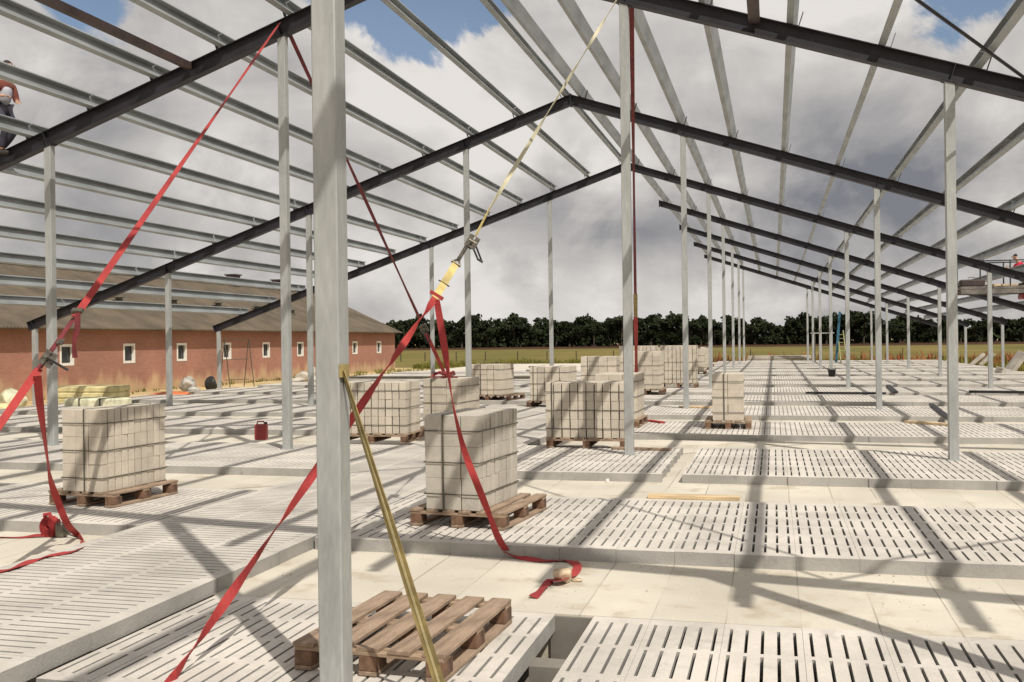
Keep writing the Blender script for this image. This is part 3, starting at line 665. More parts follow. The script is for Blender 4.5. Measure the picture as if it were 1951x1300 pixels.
loose('loose_end', [at(148, 596, d=7.8), at(147, 625, d=7.78), at(141, 655, d=7.78), at(143, 682, d=7.78)], [40, 10, 60, 30], 0.045, MT['red_dark'], t)
P = [at(71, 716, d=7.15), at(76, 770, d=7.35), at(86, 845, d=7.7), at(97, 915, d=8.1), at(112, 960, d=8.35), at(128, 998, d=8.5), at(146, 1018, z=-0.06), at(160, 1032, z=-0.09)]
loose('hanging_tail', P, [0, 10, 60, 80, 15, 0, 20, 30, 70], SWD, MT['red'], t)
flatband('tail_on_floor', [at(160, 1032, z=-0.085), at(158, 1042, z=-0.02), at(135, 1051, z=0.010), at(100, 1058, z=0.008), at(72, 1065, z=0.010), at(48, 1074, z=0.008), at(20, 1084, z=0.012), at(-30, 1094, z=0.010)], 0.062, MT['red'], t, tilt=0.25)
# coil of strap on the floor
q = at(96, 1023, z=-0.1)
t = thing('strap_coil', 'rolled up red webbing coil standing on the floor at the left', 'strap coil', q)
g = MB(); P = []; Q = []
for i in range(150):
    a = i*0.30; rr = 0.018+0.00115*i*0.30*1.6
    P.append(Vector((math.cos(a)*rr*0.9, 0.0, math.sin(a)*rr+0.092))); Q.append(Vector((math.cos(a), 0, math.sin(a))))
g.ribbon(P, 0.075, Q, 0.0025); link('coil', g.mesh('coil', MT['red']), t)
g = MB(); g.tube([(0.03, -0.02, 0.17), (0.02, -0.03, 0.21), (-0.04, -0.02, 0.20), (-0.05, 0.0, 0.17)], 0.018, 8); link('fold', g.mesh('fold', MT['red']), t)
g = MB(); g.box(0.075, 0.15, -0.04, 0.04, 0.0, 0.13); link('ratchet_body', g.mesh('ratchet_body', MT['steel'], bevel=0.012), t)
g = MB(); g.tube([(0.14, 0, 0.08), (0.22, -0.02, 0.03), (0.34, -0.05, 0.01), (0.40, -0.08, 0.008)], 0.007, 6); link('hook', g.mesh('hook', MT['steel']), t)
flatband('webbing', [(0.0, 0, 0.006), (-0.10, -0.05, 0.02), (-0.22, -0.10, 0.006), (-0.40, -0.13, 0.008), (-0.62, -0.20, 0.006), (-0.9, -0.2, 0.006)], 0.062, MT['red'], t, tilt=0.25)
# 2. strap crossing behind the nearest column up to the ridge side
B2 = at(320, 1306, d=5.07); K2 = at(829, 568, d=8.0); A2 = Vector((colx(1)-0.03, FY[1]-0.1, roofz(colx(1))+0.12))
t = thing('ratchet_strap', 'red strap passing behind the nearest column, yellow above its ratchet', 'strap', (0, 0, 0), 0, 'red ratchet straps')
T2 = lambda x: tpix(B2, K2, x)
P, Q = tens(B2, K2, 90, [(0, 15), (T2(340), 55), (T2(365), 86), (T2(400), 48), (T2(432), 10), (T2(478), 55), (T2(528), 86), (T2(562), 45), (T2(596), 8), (T2(690), 0), (T2(716), 55), (T2(738), 86), (T2(752), 50), (T2(768), 5), (T2(785), 45), (T2(803), 84), (1, 0)])
band('webbing', P, Q, SWD, MT['red'], t)
S = lambda x: K2.lerp(A2, tpix(K2, A2, x))
P, Q = tens(K2, S(868), 6, [(0, 0), (1, 8)]); band('yellow_webbing', P, Q, 0.060, MT['yellow'], t)
P, Q = tens(S(932), A2, 60, [(0, 70), (.1, 15), (.28, 35), (.34, 80), (.5, 45), (.62, 80), (.75, 10), (.86, 80), (1, 60)]); band('webbing', P, Q, 0.040, MT['cream_web'], t)
g = MB(); dd = (A2-K2).normalized(); q = S(869); v = tonorm(q, dd, 0); x_ = dd.cross(v)
g.tube([q-x_*0.045, q+x_*0.045], 0.013, 8); g.tube([q-x_*0.03+dd*0.0, q+dd*0.09, q+x_*0.03], 0.012, 8)
g.bar(q+dd*0.05, S(893), 0.028, 0.02); link('hook', g.mesh('hook', MT['steel']), t)
g = MB(); q = S(846); g.bar(q-x_*0.05, q+x_*0.05, 0.012, 0.012); link('buckle', g.mesh('buckle', MT['steel']), t)
g = MB(); q = S(832); g.bar(q-x_*0.06, q+x_*0.06, 0.03, 0.03); link('knot', g.mesh('knot', MT['red']), t)
pr_ = at(900, 461, d=8.7); ratchet(pr_, dd, 1, 0.85, t, at(917, 503, d=8.6)-pr_)
P, Q = tens(at(906, 450, d=8.75), S(933), 6, [(0, 60), (1, 70)]); band('webbing', P, Q, 0.035, MT['yellow'], t)
P = [at(832, 572, d=7.97), at(840, 620, d=7.95), at(848, 670, d=7.92), at(856, 725, d=7.9), at(866, 785, d=7.88), at(885, 860, d=7.86), at(910, 925, d=7.82), at(930, 975, d=7.78), at(948, 1022, d=7.74), at(966, 1052, z=-0.06)]
loose('hanging_tail', P, [35, 12, 5, 65, 86, 60, 15, 5, 50, 15, 40], SWD, MT['red'], t)
flatband('tail_on_floor', [at(962, 1052, z=-0.06), at(990, 1062, z=-0.088), at(1030, 1068, z=-0.088), at(1080, 1068, z=-0.088), at(1100, 1078, z=-0.085), at(1092, 1094, z=-0.088), at(1070, 1106, z=-0.06), at(1048, 1108, z=-0.085), at(1030, 1125, z=-0.088), at(1016, 1138, z=-0.088)], 0.062, MT['red'], t, tilt=0.3)
# 3. thin strap further back
A3 = Vector((colx(-1)+0.06, FY[1]+0.08, roofz(colx(-1))+0.1)); B3 = at(870, 762, z=0.02)
t = thing('ratchet_strap', 'thin dark red strap slanting down behind, crossing the brighter strap', 'strap', (0, 0, 0), 0, 'red ratchet straps')
P, Q = tens(A3, A3.lerp(B3, tpix(A3, B3, 800)), 50, [(0, 30), (.3, 60), (.5, 30), (.8, 60), (1, 20)]); band('webbing', P, Q, 0.07, MT['red_dark'], t)
P, Q = tens(A3.lerp(B3, tpix(A3, B3, 812)), B3, 8, [(0, 0), (1, 30)]); band('webbing', P, Q, 0.09, MT['red'], t)
q = A3.lerp(B3, tpix(A3, B3, 808)); ratchet(q, (B3-A3), 1, 1.6, t, (0.06, 0, -0.2))
# 4. strap beside the tall middle column
A4 = at(1203, 4, Y=FY[1]+0.1); B4 = at(1213, 745, z=0.02)
t = thing('ratchet_strap', 'strap running close beside the tall middle column, red at its lower end', 'strap', (0, 0, 0), 0, 'red ratchet straps')
P, Q = tens(A4, A4.lerp(B4, .58), 30, [(0, 20), (.5, 60), (1, 30)]); band('webbing', P, Q, 0.075, MT['red_dark'], t)
P, Q = tens(A4.lerp(B4, .58), A4.lerp(B4, .66), 6, [(0, 0), (1, 20)]); band('yellow_webbing', P, Q, 0.10, MT['gold'], t)
P, Q = tens(A4.lerp(B4, .66), B4, 20, [(0, 10), (.5, 50), (1, 0)]); band('webbing', P, Q, 0.11, MT['red'], t)
# 5. ochre strap tied to the nearest column
t = thing('tie_strap', 'ochre strap with pale stripe slanting from nearest column over empty pallet', 'strap')
A5 = Vector((colx(1)+0.016, FY[0]-0.03, 1.47)); B5 = at(846, 1330, z=-0.085)
for nm, wd, m_, off in (('webbing', 0.055, 'gold', 0), ('stripe', 0.011, 'gold_line', 0.003)):
    P, Q = tens(A5, B5, 30, [(0, 74), (.25, 60), (.55, 38), (1, 18)]); P = [p+n_*off for p, n_ in zip(P, Q)]
    band(nm, P, Q, wd, MT[m_], t)
g = MB(); g.box(-0.0, 0.012, -0.04, 0.05, -0.03, 0.03, Matrix.Translation((colx(1)+0.011, FY[0]-0.02, 1.47))); link('hook', g.mesh('hook', MT['gold']), t)
# red webbing heap on the stack
q = at(846, 724, Y=16.4)
t = thing('webbing_heap', 'loose red webbing lying on top of the block stack behind nearest', 'webbing', (q.x, q.y, 0.149+6*0.136+0.004))
rn = random.Random(5)
for k in range(5):
    pts = [(rn.uniform(-.22, .22), rn.uniform(-.15, .15), 0.01+0.05*abs(math.sin(j*1.7+k))*(2.2 if k < 3 else 0.3)) for j in range(5)]
    flatband('webbing', pts, 0.04, MT['red' if k % 2 else 'red_dark'], t, n=4, tilt=0.8)
# ------------------------------------------------------------------ stones, planks, bars
def rock(name, loc, sx, sy, sz, m, seed, parent=None):
    bm = bmesh.new(); bmesh.ops.create_icosphere(bm, subdivisions=3, radius=1); rn = random.Random(seed)
    pl = [Vector((rn.gauss(0, 1), rn.gauss(0, 1), rn.gauss(0, 1))).normalized() for _ in range(9)]
    for v in bm.verts:
        for n_ in pl:
            dd_ = v.co.dot(n_)-0.72
            if dd_ > 0: v.co -= n_*dd_
        v.co = Vector((v.co.x*sx, v.co.y*sy, v.co.z*sz))
    me = bpy.data.meshes.new(name); bm.to_mesh(me); bm.free(); me.materials.append(m)
    return link(name, me, parent, loc)
q = at(1071, 1112, z=-0.1); tag(rock('field_stone', (q.x, q.y+0.02, -0.045), 0.085, 0.075, 0.06, MT['stone'], 3), 'brown stone holding down the red strap end on the cream floor', 'stone')
q = at(1098, 1110, z=-0.1); tag(rock('stone_chip', (q.x, q.y+0.03, -0.088), 0.045, 0.03, 0.014, MT['stone'], 8), 'thin stone chip just right of the larger stone', 'stone')
def plank(a, b, wd, th, z, label, m='plank', name='wooden_plank', cat='plank'):
    a, b = Vector(a), Vector(b); g = MB(); g.bar((a.x, a.y, z+th/2), (b.x, b.y, z+th/2), wd, th)
    return tag(link(name, g.mesh(name, MT[m], bevel=0.002)), label, cat)
plank(at(1234, 950, z=-0.1)+Vector((0, .07, 0)), at(1409, 955, z=-0.1)+Vector((0, .07, 0)), 0.16, 0.035, -0.098, 'pale plank on the cream strip behind the front slat row')
plank(at(1166, 856, z=0), at(1278, 859, z=0), 0.12, 0.03, 0.004, 'brown plank lying at the foot of the tall middle column', 'wood')
plank(at(1300, 776, z=0), at(1357, 778, z=0), 0.35, 0.03, 0.004, 'pinkish board on the slats left of the lone stack')
plank(at(1728, 806, z=0), at(1812, 812, z=0), 0.14, 0.04, 0.004, 'ochre board on the slats left of the right foreground column')
plank(at(1774, 773, z=0), at(1812, 803, z=0), 0.10, 0.05, 0.004, 'short dark steel bar pointing towards the right foreground column', 'rafter', 'steel_bar', 'steel bar')
plank(at(1692, 737, z=0), at(1706, 750, z=0), 0.14, 0.06, 0.004, 'short dark offcut on the slats right of the middle distance column', 'rafter', 'steel_bar', 'steel bar')
plank(at(1535, 751, z=0), at(1688, 752, z=0), 0.09, 0.06, 0.004, 'long dark pipe lying across the slats left of a column', 'rafter', 'steel_bar', 'steel bar')
plank(at(1846, 749, z=0), at(1990, 751, z=0), 0.09, 0.07, 0.004, 'long dark pipe on the slats at the right edge', 'rafter', 'steel_bar', 'steel bar')
plank(at(1236, 803, z=0), at(1262, 807, z=0), 0.12, 0.03, 0.004, 'scrap of red strapping on slats beside a pallet', 'red', 'strap_scrap', 'strap')
# long pale timbers before the meadow on the left
for k, (a, b, m_) in enumerate((((655, 722), (1010, 722), 'band'), ((660, 727), (770, 728), 'slat'), ((1010, 701), (1080, 702), 'band'), ((1005, 708), (1080, 709), 'slat'))):
    A_, B_ = at(*a, z=0), at(*b, z=0)
    plank(A_, B_, 0.25, 0.10, 0.005, ('long dark beam lying on the floor left before the meadow', 'pale beam lying close in front of a dark beam', 'short dark beam behind the second column row', 'short pale beam behind the second column row')[k], m_, 'long_beam', 'beam')
# bucket, cans
def lathe(g, prof, n=20, c=(0, 0, 0)):
    P = [(c[0]+r*math.cos(2*math.pi*k/n), c[1]+r*math.sin(2*math.pi*k/n), c[2]+z) for r, z in prof for k in range(n)]; m_ = len(prof)
    F = [tuple(range(n-1, -1, -1)), tuple(range((m_-1)*n, m_*n))]+[(i*n+k, i*n+(k+1) % n, (i+1)*n+(k+1) % n, (i+1)*n+k) for i in range(m_-1) for k in range(n)]
    g.poly(P, F)
q = at(1585, 718, z=0)
t = thing('bucket', 'black bucket standing alone on the slats among the far columns', 'bucket', q)
g = MB(); lathe(g, [(0.12, 0), (0.155, 0.27), (0.168, 0.27), (0.168, 0.295), (0.145, 0.295), (0.11, 0.03)]); link('pail', g.mesh('pail', MT['black'], smooth=True), t)
g = MB(); g.tube([(0.16*math.cos(a), 0, 0.27+0.2*math.sin(a)) for a in [math.pi*k/10 for k in range(11)]], 0.007, 6); link('handle', g.mesh('handle', MT['steel']), t)
q = at(498, 838, z=0)
t = thing('fuel_can', 'red jerry can standing on the slats left of a column', 'can', q, R(15))
g = MB(); g.box(-0.10, 0.10, -0.075, 0.075, 0, 0.26); link('can_body', g.mesh('can_body', MT['red_paint'], bevel=0.018), t)
g = MB(); g.tube([(-0.07, 0, 0.26), (-0.06, 0, 0.305), (0.04, 0, 0.305), (0.06, 0, 0.26)], 0.013, 8); link('handle', g.mesh('handle', MT['red_paint']), t)
g = MB(); lathe(g, [(0.024, 0), (0.024, 0.035)], 12, (0.08, 0, 0.26)); link('cap', g.mesh('cap', MT['black']), t)
# ------------------------------------------------------------------ things near the barn
q = at(138, 776, z=-0.45); q = Vector((-18.9, 24.2, -0.45))
t = thing('insulation_pack', 'long yellow wrapped pack of insulation behind the left block stack', 'insulation pack', (-18.95, 24.9, -0.05), R(-2))
for k in range(3):
    g = MB(); g.box(-0.95, 0.95, -0.5, 0.5, 0.002+k*0.17, 0.168+k*0.17); link('insulation_bale', g.mesh('insulation_bale', MT['insul'], bevel=0.03), t)
t = thing('insulation_pack', 'pale foil pack lying low in front of the long yellow pack', 'insulation pack', (-17.5, 23.3, -0.096), R(-2))
g = MB(); g.box(-0.8, 0.75, -0.4, 0.4, 0, 0.30); link('insulation_bale', g.mesh('insulation_bale', MT['insul2'], bevel=0.04), t)
g = MB(); 
for x in (-0.3, 0.35): g.box(x-0.02, x+0.02, -0.415, 0.415, -0.0, 0.312)
link('packing_band', g.mesh('packing_band', MT['band']), t)
for (px, py, sx, sz, m_, lab, nm, cat, sd_) in ((357, 745, .38, .36, 'sack', 'round white sack lying before the barn wall', 'plastic_sack', 'sack', 21), (369, 748, .3, .15, 'sack', 'flat white bag beside the round white sack', 'plastic_sack', 'sack', 22),
      (22, 786, .5, .40, 'insul2', 'rounded pale bundle at the left edge before the barn', 'wrapped_bundle', 'bundle', 23), (403, 744, .30, .34, 'black', 'dark round drum behind a short eave column', 'dark_tub', 'tub', 24),
      (5, 792, .5, .2, 'insul', 'small yellow bundle at the left edge', 'wrapped_bundle', 'bundle', 27)):
    q = at(px, py, z=-0.35); tag(rock(nm, (q.x, q.y, q.z+sz*0.8), sx, sx*0.8, sz, MT[m_], sd_), lab, cat)
q = at(333, 757, z=-0.1); tag(rock('tarpaulin', (q.x, q.y, -0.05), 0.95, 0.5, 0.14, MT['orange'], 31), 'crumpled orange tarpaulin on the slats right of a column', 'tarpaulin')
t = thing('trestle', 'thin grey steel trestle standing before the barn wall', 'trestle', at(452, 738, z=-0.1), R(70))
for s in (-0.6, 0.6):
    for r_ in (-0.3, 0.3): 
        g = MB(); g.bar((s, r_, 0), (s, 0.02*r_, 1.9), 0.025); link('leg', g.mesh('leg', MT['steel']), t)
for z_ in (0.3, 1.1, 1.9):
    g = MB(); g.bar((-0.6, 0.0, z_), (0.6, 0.0, z_), 0.022); link('rail', g.mesh('rail', MT['steel']), t)
for k, (px, py, sx, sz) in enumerate(((580, 722, .5, .28), (566, 728, .35, .16), (594, 715, .3, .4), (605, 726, .4, .2))):
    q = at(px, py, z=-0.1); tag(rock('rubble_piece', (q.x, q.y, q.z+sz*0.4), sx, sx*0.7, sz, MT['rubble'], 40+k), 'pale rubble lump %s, left of nearest column, by the meadow end of barn' % ('nearest the barn', 'lying lowest', 'standing tallest', 'farthest right')[k], 'rubble')
# rubble slabs at the right end of the floor
for k, (px, py, w_, h_, tl) in enumerate(((1800, 693, .9, .9, 40), (1850, 694, .5, .95, 48), (1866, 694, .5, 1.0, 50), (1922, 707, .8, 1.1, 35), (1902, 716, .5, .4, 20))):
    q = at(px, py, z=-0.1); T = Matrix.Translation((q.x, q.y, -0.15)) @ Matrix.Rotation(R(tl), 4, 'Y') @ Matrix.Rotation(R(8*k-10), 4, 'Z')
    g = MB(); g.box(-0.09, 0.09, -w_/2, w_/2, 0, h_, T)
    tag(link('broken_slab', g.mesh('broken_slab', MT['rubble'], bevel=0.02)), 'tilted broken concrete slab, %s from the left at the right edge of the floor' % ORD[k], 'broken slab')
g = MB(); q = at(1490, 689, z=0)
t = thing('slab_stack', 'low grey stack of slabs at the far end of the slatted floor', 'slab stack', (q.x-0.2, 73.5, -0.45))
for k in range(3):
    g = MB(); g.box(-2.3+k*0.1, 2.2, -0.6, 0.6, 0.02+k*0.26, 0.24+k*0.26); link('slab', g.mesh('slab', MT['rubble'], bevel=0.01), t)
# ------------------------------------------------------------------ the barn
BX, BY0, BY1, EZ, RX, RZ = -27.0, -6.0, 69.6, 2.38, -33.2, 5.2
t = thing('brick_barn', 'long low red brick barn with mossy brown roof on the left', 'barn', (BX, 30, -0.45))
ox = Vector((BX, 30, -0.45))
WY = [25.9, 29.95, 34.03, 38.0, 42.0, 46.05, 50.15, 54.28, 58.3, 62.28, 66.5]
ww, wz0, wz1 = 0.39, 0.86, 1.65
g = MB(); ys = [BY0]
for y in WY: ys += [y-ww, y+ww]
ys.append(BY1)
for a, b in zip(ys, ys[1:]):
    if (ys.index(a) % 2) == 0: g.box(BX-0.25, BX, a, b, -0.6, EZ)
    else: g.box(BX-0.25, BX, a, b, -0.6, wz0); g.box(BX-0.25, BX, a, b, wz1, EZ)
g.box(RX*2-BX, BX-0.251, BY1-0.25, BY1, -0.6, EZ); g.box(RX*2-BX, BX-0.251, BY0, BY0+0.25, -0.6, EZ)
g.poly([(BX-0.05, BY1, EZ), (2*RX-BX, BY1, EZ), (RX, BY1, RZ-0.15), (BX-0.05, BY1-0.2, EZ), (2*RX-BX, BY1-0.2, EZ), (RX, BY1-0.2, RZ-0.15)], [(0, 1, 2), (5, 4, 3), (0, 3, 4, 1), (1, 4, 5, 2), (2, 5, 3, 0)])
g.v = [tuple(Vector(v)-ox) for v in g.v]; link('wall', g.mesh('wall', MT['brick']), t)
g = MB(); OVH = 0.38; sl = (RZ-EZ)/(BX-RX)
for s in (1, -1):
    e = RX+s*(BX-RX+OVH); ez = EZ-OVH*sl+0.06
    a, b = (e, ez), (RX, RZ+0.06); y0, y1 = BY0-0.3, BY1+0.35
    g.poly([(a[0], y0, a[1]), (b[0], y0, b[1]), (b[0], y1, b[1]), (a[0], y1, a[1]), (a[0], y0, a[1]+.09), (b[0], y0, b[1]+.09), (b[0], y1, b[1]+.09), (a[0], y1, a[1]+.09)], MB.BF)
    ny = int((y1-y0)/0.18)
g.v = [tuple(Vector(v)-ox) for v in g.v]; roof = link('roof', g.mesh('roof', MT['roof']), t)
g = MB(); g.box(RX-0.16, RX+0.16, BY0-0.3, BY1+0.36, RZ+0.10, RZ+0.22); g.v = [tuple(Vector(v)-ox) for v in g.v]; link('ridge_cap', g.mesh('ridge_cap', MT['roof']), roof)
g = MB(); e = BX+OVH+0.05; g.tube([(e, BY0-0.3, EZ-OVH*sl+0.09), (e, BY1+0.3, EZ-OVH*sl+0.09)], 0.06, 8); g.v = [tuple(Vector(v)-ox) for v in g.v]; link('gutter', g.mesh('gutter', MT['roof']), roof)
for y in WY:
    wn = link('window', None, t, Vector((BX, y, 0))-ox)
    g = MB(); f = 0.075
    g.box(-0.10, 0.015, -ww-0.02, -ww+f, wz0-0.03, wz1+0.03); g.box(-0.10, 0.015, ww-f, ww+0.02, wz0-0.03, wz1+0.03)
    g.box(-0.10, 0.015, -ww+f, ww-f, wz0-0.03, wz0+f); g.box(-0.10, 0.015, -ww+f, ww-f, wz1-f, wz1+0.03)
    g.box(-0.07, -0.02, -ww+f, -ww+f+0.0, wz0, wz1) if False else None
    link('frame', g.mesh('frame', MT['white']), wn)
    g = MB(); g.box(-0.13, -0.11, -ww, ww, wz0, wz1); link('pane', g.mesh('pane', MT['pane']), wn)
def onroof(px, py):
    d = fw + rt*((px-975.5)/FPX) - up*((py-650)/FPX); o = Vector((0, 0, EYE))
    # z = EZ + (BX-x)*sl  -> o.z+d.z*t = EZ+0.15+(BX-o.x-d.x*t)*sl
    tt = (EZ+0.15+BX*sl-o.z)/(d.z+d.x*sl); return o+d*tt
for k, (px, py) in enumerate(((227, 577), (331, 581), (416, 586), (490, 592), (556, 599), (623, 607))):
    p = onroof(px, py)
    if p.y < 5: continue
    v = link('roof_vent', None, roof, p-ox)
    g = MB(); lathe(g, [(0.16, -0.1), (0.16, 0.22), (0.30, 0.24), (0.12, 0.40)], 12); link('vent_hood', g.mesh('vent_hood', MT['band']), v)
for y in (57.5, 63.5):
    g = MB(); g.box(RX-0.3, RX+0.3, y-0.35, y+0.35, RZ-0.2, RZ+0.75); g.box(RX-0.38, RX+0.38, y-0.43, y+0.43, RZ+0.751, RZ+0.83)
    g.v = [tuple(Vector(v)-ox) for v in g.v]; link('chimney', g.mesh('chimney', MT['brown_steel']), roof)
# ------------------------------------------------------------------ trees, wood, weeds
def quad(g, c, s, rn):
    n_ = Vector((rn.gauss(0, 1), rn.gauss(0, 1), rn.gauss(0, 0.8)+0.3)).normalized(); a = n_.orthogonal().normalized(); b = n_.cross(a)
    th = rn.uniform(0, 6.28); a, b = a*math.cos(th)+b*math.sin(th), b*math.cos(th)-a*math.sin(th)
    g.poly([c-a*s-b*s*0.6, c+a*s*0.4-b*s, c+a*s+b*s*0.5, c-a*s*0.3+b*s], [(0, 1, 2, 3)])
def tree_meshes(seed, H=10.0, W=7.5):
    rn = random.Random(seed); tr = MB(); lobes = []
    top = H*0.62
    tr.tube([(0, 0, 0), (0.1, 0, H*0.2), (rn.uniform(-.3, .3), 0.1, top)], [0.35, 0.26, 0.12], 7)
    for k in range(7):
        a = k*0.9+rn.random(); z0 = H*(0.22+0.06*k); e = Vector((math.cos(a)*W*0.34, math.sin(a)*W*0.34, z0+H*0.18))
        tr.tube([(0, 0, z0), e*0.5+Vector((0, 0, z0*0.55)), e], [0.12, 0.08, 0.03], 5); lobes.append((e, rn.uniform(0.17, 0.25)*W))
    for k in range(6): lobes.append((Vector((rn.uniform(-.25, .25)*W, rn.uniform(-.25, .25)*W, H*rn.uniform(0.55, 0.84))), rn.uniform(0.15, 0.24)*W))
    for k in range(5): lobes.append((Vector((rn.uniform(-.36, .36)*W, rn.uniform(-.3, .3)*W, H*rn.uniform(0.12, 0.35))), rn.uniform(0.14, 0.2)*W))
    cr = MB()
    for c, r in lobes:
        for q in range(95):
            v = Vector((rn.gauss(0, 1), rn.gauss(0, 1), rn.gauss(0, 1))).normalized()*r*(rn.random()**0.35)*rn.uniform(0.8, 1.15)
            v.z *= 0.8; p = c+v
            if p.z < 0.15: p.z = 0.2
            quad(cr, p, rn.uniform(0.20, 0.42), rn)
    return tr.mesh('trunk', MT['bark']), cr.mesh('crown', MT['leaf'])
TM = [tree_meshes(100+k, 10, 6.2+0.5*(k % 4)) for k in range(7)]
SKY = [(560, 618), (640, 612), (730, 612), (745, 606), (770, 603), (800, 601), (830, 600), (855, 603), (880, 606), (905, 598), (930, 600), (955, 600), (980, 597), (1003, 606), (1030, 604), (1060, 604), (1085, 607), (1110, 604), (1132, 602), (1160, 606),
       (1185, 600), (1215, 602), (1240, 596), (1265, 598), (1290, 600), (1315, 604), (1340, 600), (1362, 598), (1390, 601), (1412, 600), (1438, 602), (1458, 608), (1478, 615), (1500, 620), (1518, 601), (1537, 594), (1556, 598), (1575, 606), (1592, 600), (1610, 590), (1628, 584),
       (1645, 590), (1665, 603), (1690, 606), (1715, 608), (1740, 604), (1770, 600), (1800, 603), (1830, 600), (1860, 606), (1890, 602), (1920, 598), (1950, 603), (1985, 600), (2030, 605), (2080, 602)]
rn = random.Random(9); SEEN = {}
for k, (px, py) in enumerate(SKY):
    Y = rn.uniform(272, 312); b = at(px, 655, Y=Y); top = at(px, py, Y=Y).z; H = top+0.45
    where = 'behind the barn roof' if px < 740 else ('left of the middle column' if px < 1180 else ('right of the middle column' if px < 1500 else ('behind the far column rows' if px < 1700 else 'at the far right')))
    kd = 'very tall tree' if py < 592 else ('tall round tree' if py < 601 else ('bushy tree' if py < 607 else 'lower tree'))
    t = thing('broadleaf_tree', '%s, %s from left in wood %s' % (kd, ORD[SEEN.setdefault(where, 0)], where), 'tree', (b.x, Y, -0.45), rn.uniform(0, 6.3), 'trees along the edge of the far wood')
    SEEN[where] += 1; tm, cm = TM[k % 7]; s = H/9.6; s *= rn.uniform(0.88, 1.08); t.scale = (s*rn.uniform(0.85, 1.3), s*rn.uniform(0.85, 1.3), s)
    link('trunk', tm, t); link('crown', cm, t)
g = MB()
for q in range(26000):
    x = rn.uniform(-190, 150); hh = 5.4+1.3*math.sin(x*0.21)+1.0*math.sin(x*0.53+1); 
    px_ = 1490+x/310*FPX*0.97
    if 1455 < px_ < 1512: hh *= 0.6
    quad(g, Vector((x, rn.uniform(306, 322), -0.4+hh*rn.random()**0.8)), rn.uniform(0.45, 0.85), rn)
tag(link('woodland', g.mesh('woodland', MT['leaf'])), 'dense dark undergrowth and far trees filling the wood', 'woodland', None, 'stuff')
g = MB()
def tuft(x, y, z, h, n=5, wdt=0.05):
    for _ in range(n):
        a = rn.uniform(0, 6.28); l = h*rn.uniform(0.5, 1.1); dx, dy = math.cos(a)*l*rn.uniform(.1, .5), math.sin(a)*l*rn.uniform(.1, .5); b = rn.uniform(0, 6.28); u = Vector((math.cos(b), math.sin(b), 0))*wdt
        p = Vector((x+rn.uniform(-.1, .1), y+rn.uniform(-.1, .1), z)); g.poly([p-u, p+u, p+u*0.7+Vector((dx*.5, dy*.5, l*.6)), p+Vector((dx, dy, l))-u*0.2], [(0, 1, 2, 3)])
for q in range(7500):
    y = 72+abs(rn.gauss(0, 5)); x = rn.uniform(-26.5, 34); h = (0.26+0.22*(math.sin(x*0.9)*math.sin(x*0.31+2)+0.4))*rn.uniform(0.6, 1.3)
    if rn.random() < 0.04: h *= 1.6
    tuft(x, y, -0.45, max(0.2, h), 5, 0.06)
for q in range(2600): tuft(rn.uniform(11.3, 24), rn.uniform(30, 74), -0.44, rn.uniform(0.25, 0.85), 5, 0.05)
for q in range(120): tuft(-27+abs(rn.gauss(0.25, 0.25)), rn.uniform(30, 69), -0.45, rn.uniform(0.1, 0.3), 4, 0.03)
for q in range(200): tuft(rn.uniform(-26, -20.2), rn.uniform(50, 71), -0.45, rn.uniform(0.1, 0.35), 4, 0.03)
tag(link('weeds', g.mesh('weeds', MT['weed'])), 'rough yellow green weeds growing around the edge of the floor', 'weeds', None, 'stuff')
g = MB()
for q in range(700):
    x, y = (rn.uniform(12, 22), rn.uniform(48, 74)) if q < 520 else (rn.uniform(-6, 12), rn.uniform(73, 78))
    tuft(x, y, -0.44, rn.uniform(0.7, 1.15), 3, 0.05)
tag(link('dock_plants', g.mesh('dock_plants', MT['weed_red'])), 'rusty red seed heads of dock among the weeds at right', 'weeds', None, 'stuff')
fm = MB(); fm.box(-0.045, 0.045, -0.045, 0.045, 0, 0.95); fpm = fm.mesh('post', MT['bark'], bevel=0.015)
for k, px in enumerate((764, 808, 866, 925, 985, 1040, 1098, 1168, 1430, 1720, 1840)):
    q = at(px, 690, Y=100.0); tag(link('fence_post', fpm, None, (q.x, 100+0.3*(k % 3), -0.46)), 'dark wooden fence post in the meadow, %s from the left' % ORD[k], 'fence post', 'fence posts in the meadow')
# ------------------------------------------------------------------ far scaffold, ladder and pole
q = at(1568, 690, z=0)
t = thing('scaffold', 'small grey scaffold trestle between the far columns', 'scaffold', (q.x, 66.2, 0.0))
for sx_ in (-0.5, 0.5):
    for sy_ in (-0.35, 0.35):
        g = MB(); g.bar((sx_, sy_, 0), (sx_, sy_, 1.8), 0.05); link('post', g.mesh('post', MT['steel']), t)
g = MB(); g.box(-0.75, 0.65, -0.42, 0.42, 1.80, 1.86); link('platform', g.mesh('platform', MT['sack']), t)
g = MB(); g.bar((-0.5, -0.35, 0.9), (0.5, -0.35, 0.9), 0.04); link('rail', g.mesh('rail', MT['steel']), t)
g = MB(); a = at(1593, 690, Y=65.0); b = at(1600, 594, Y=65.0); g.bar((a.x, a.y, 0), b, 0.16, 0.14)
tag(link('blue_pole', g.mesh('blue_pole', MT['blue'])), 'upright blue pole between the far columns', 'pole')
t = thing('ladder', 'yellow ladder leaning at the far end beside the blue pole', 'ladder')
a = at(1608, 684, Y=64.0); b = at(1601, 630, Y=65.5); 
for s in (-0.17, 0.17):
    g = MB(); g.bar((a.x+s, a.y, 0.0), (b.x+s, b.y, b.z), 0.06, 0.05); link('stile', g.mesh('stile', MT['lime']), t)
g = MB(); A_ = Vector((a.x, a.y, 0.0))
for k in range(1, 8):
    p = A_.lerp(b, k/8); g.bar(p-Vector((0.16, 0, 0)), p+Vector((0.16, 0, 0)), 0.04)
link('rungs', g.mesh('rungs', MT['lime']), t)
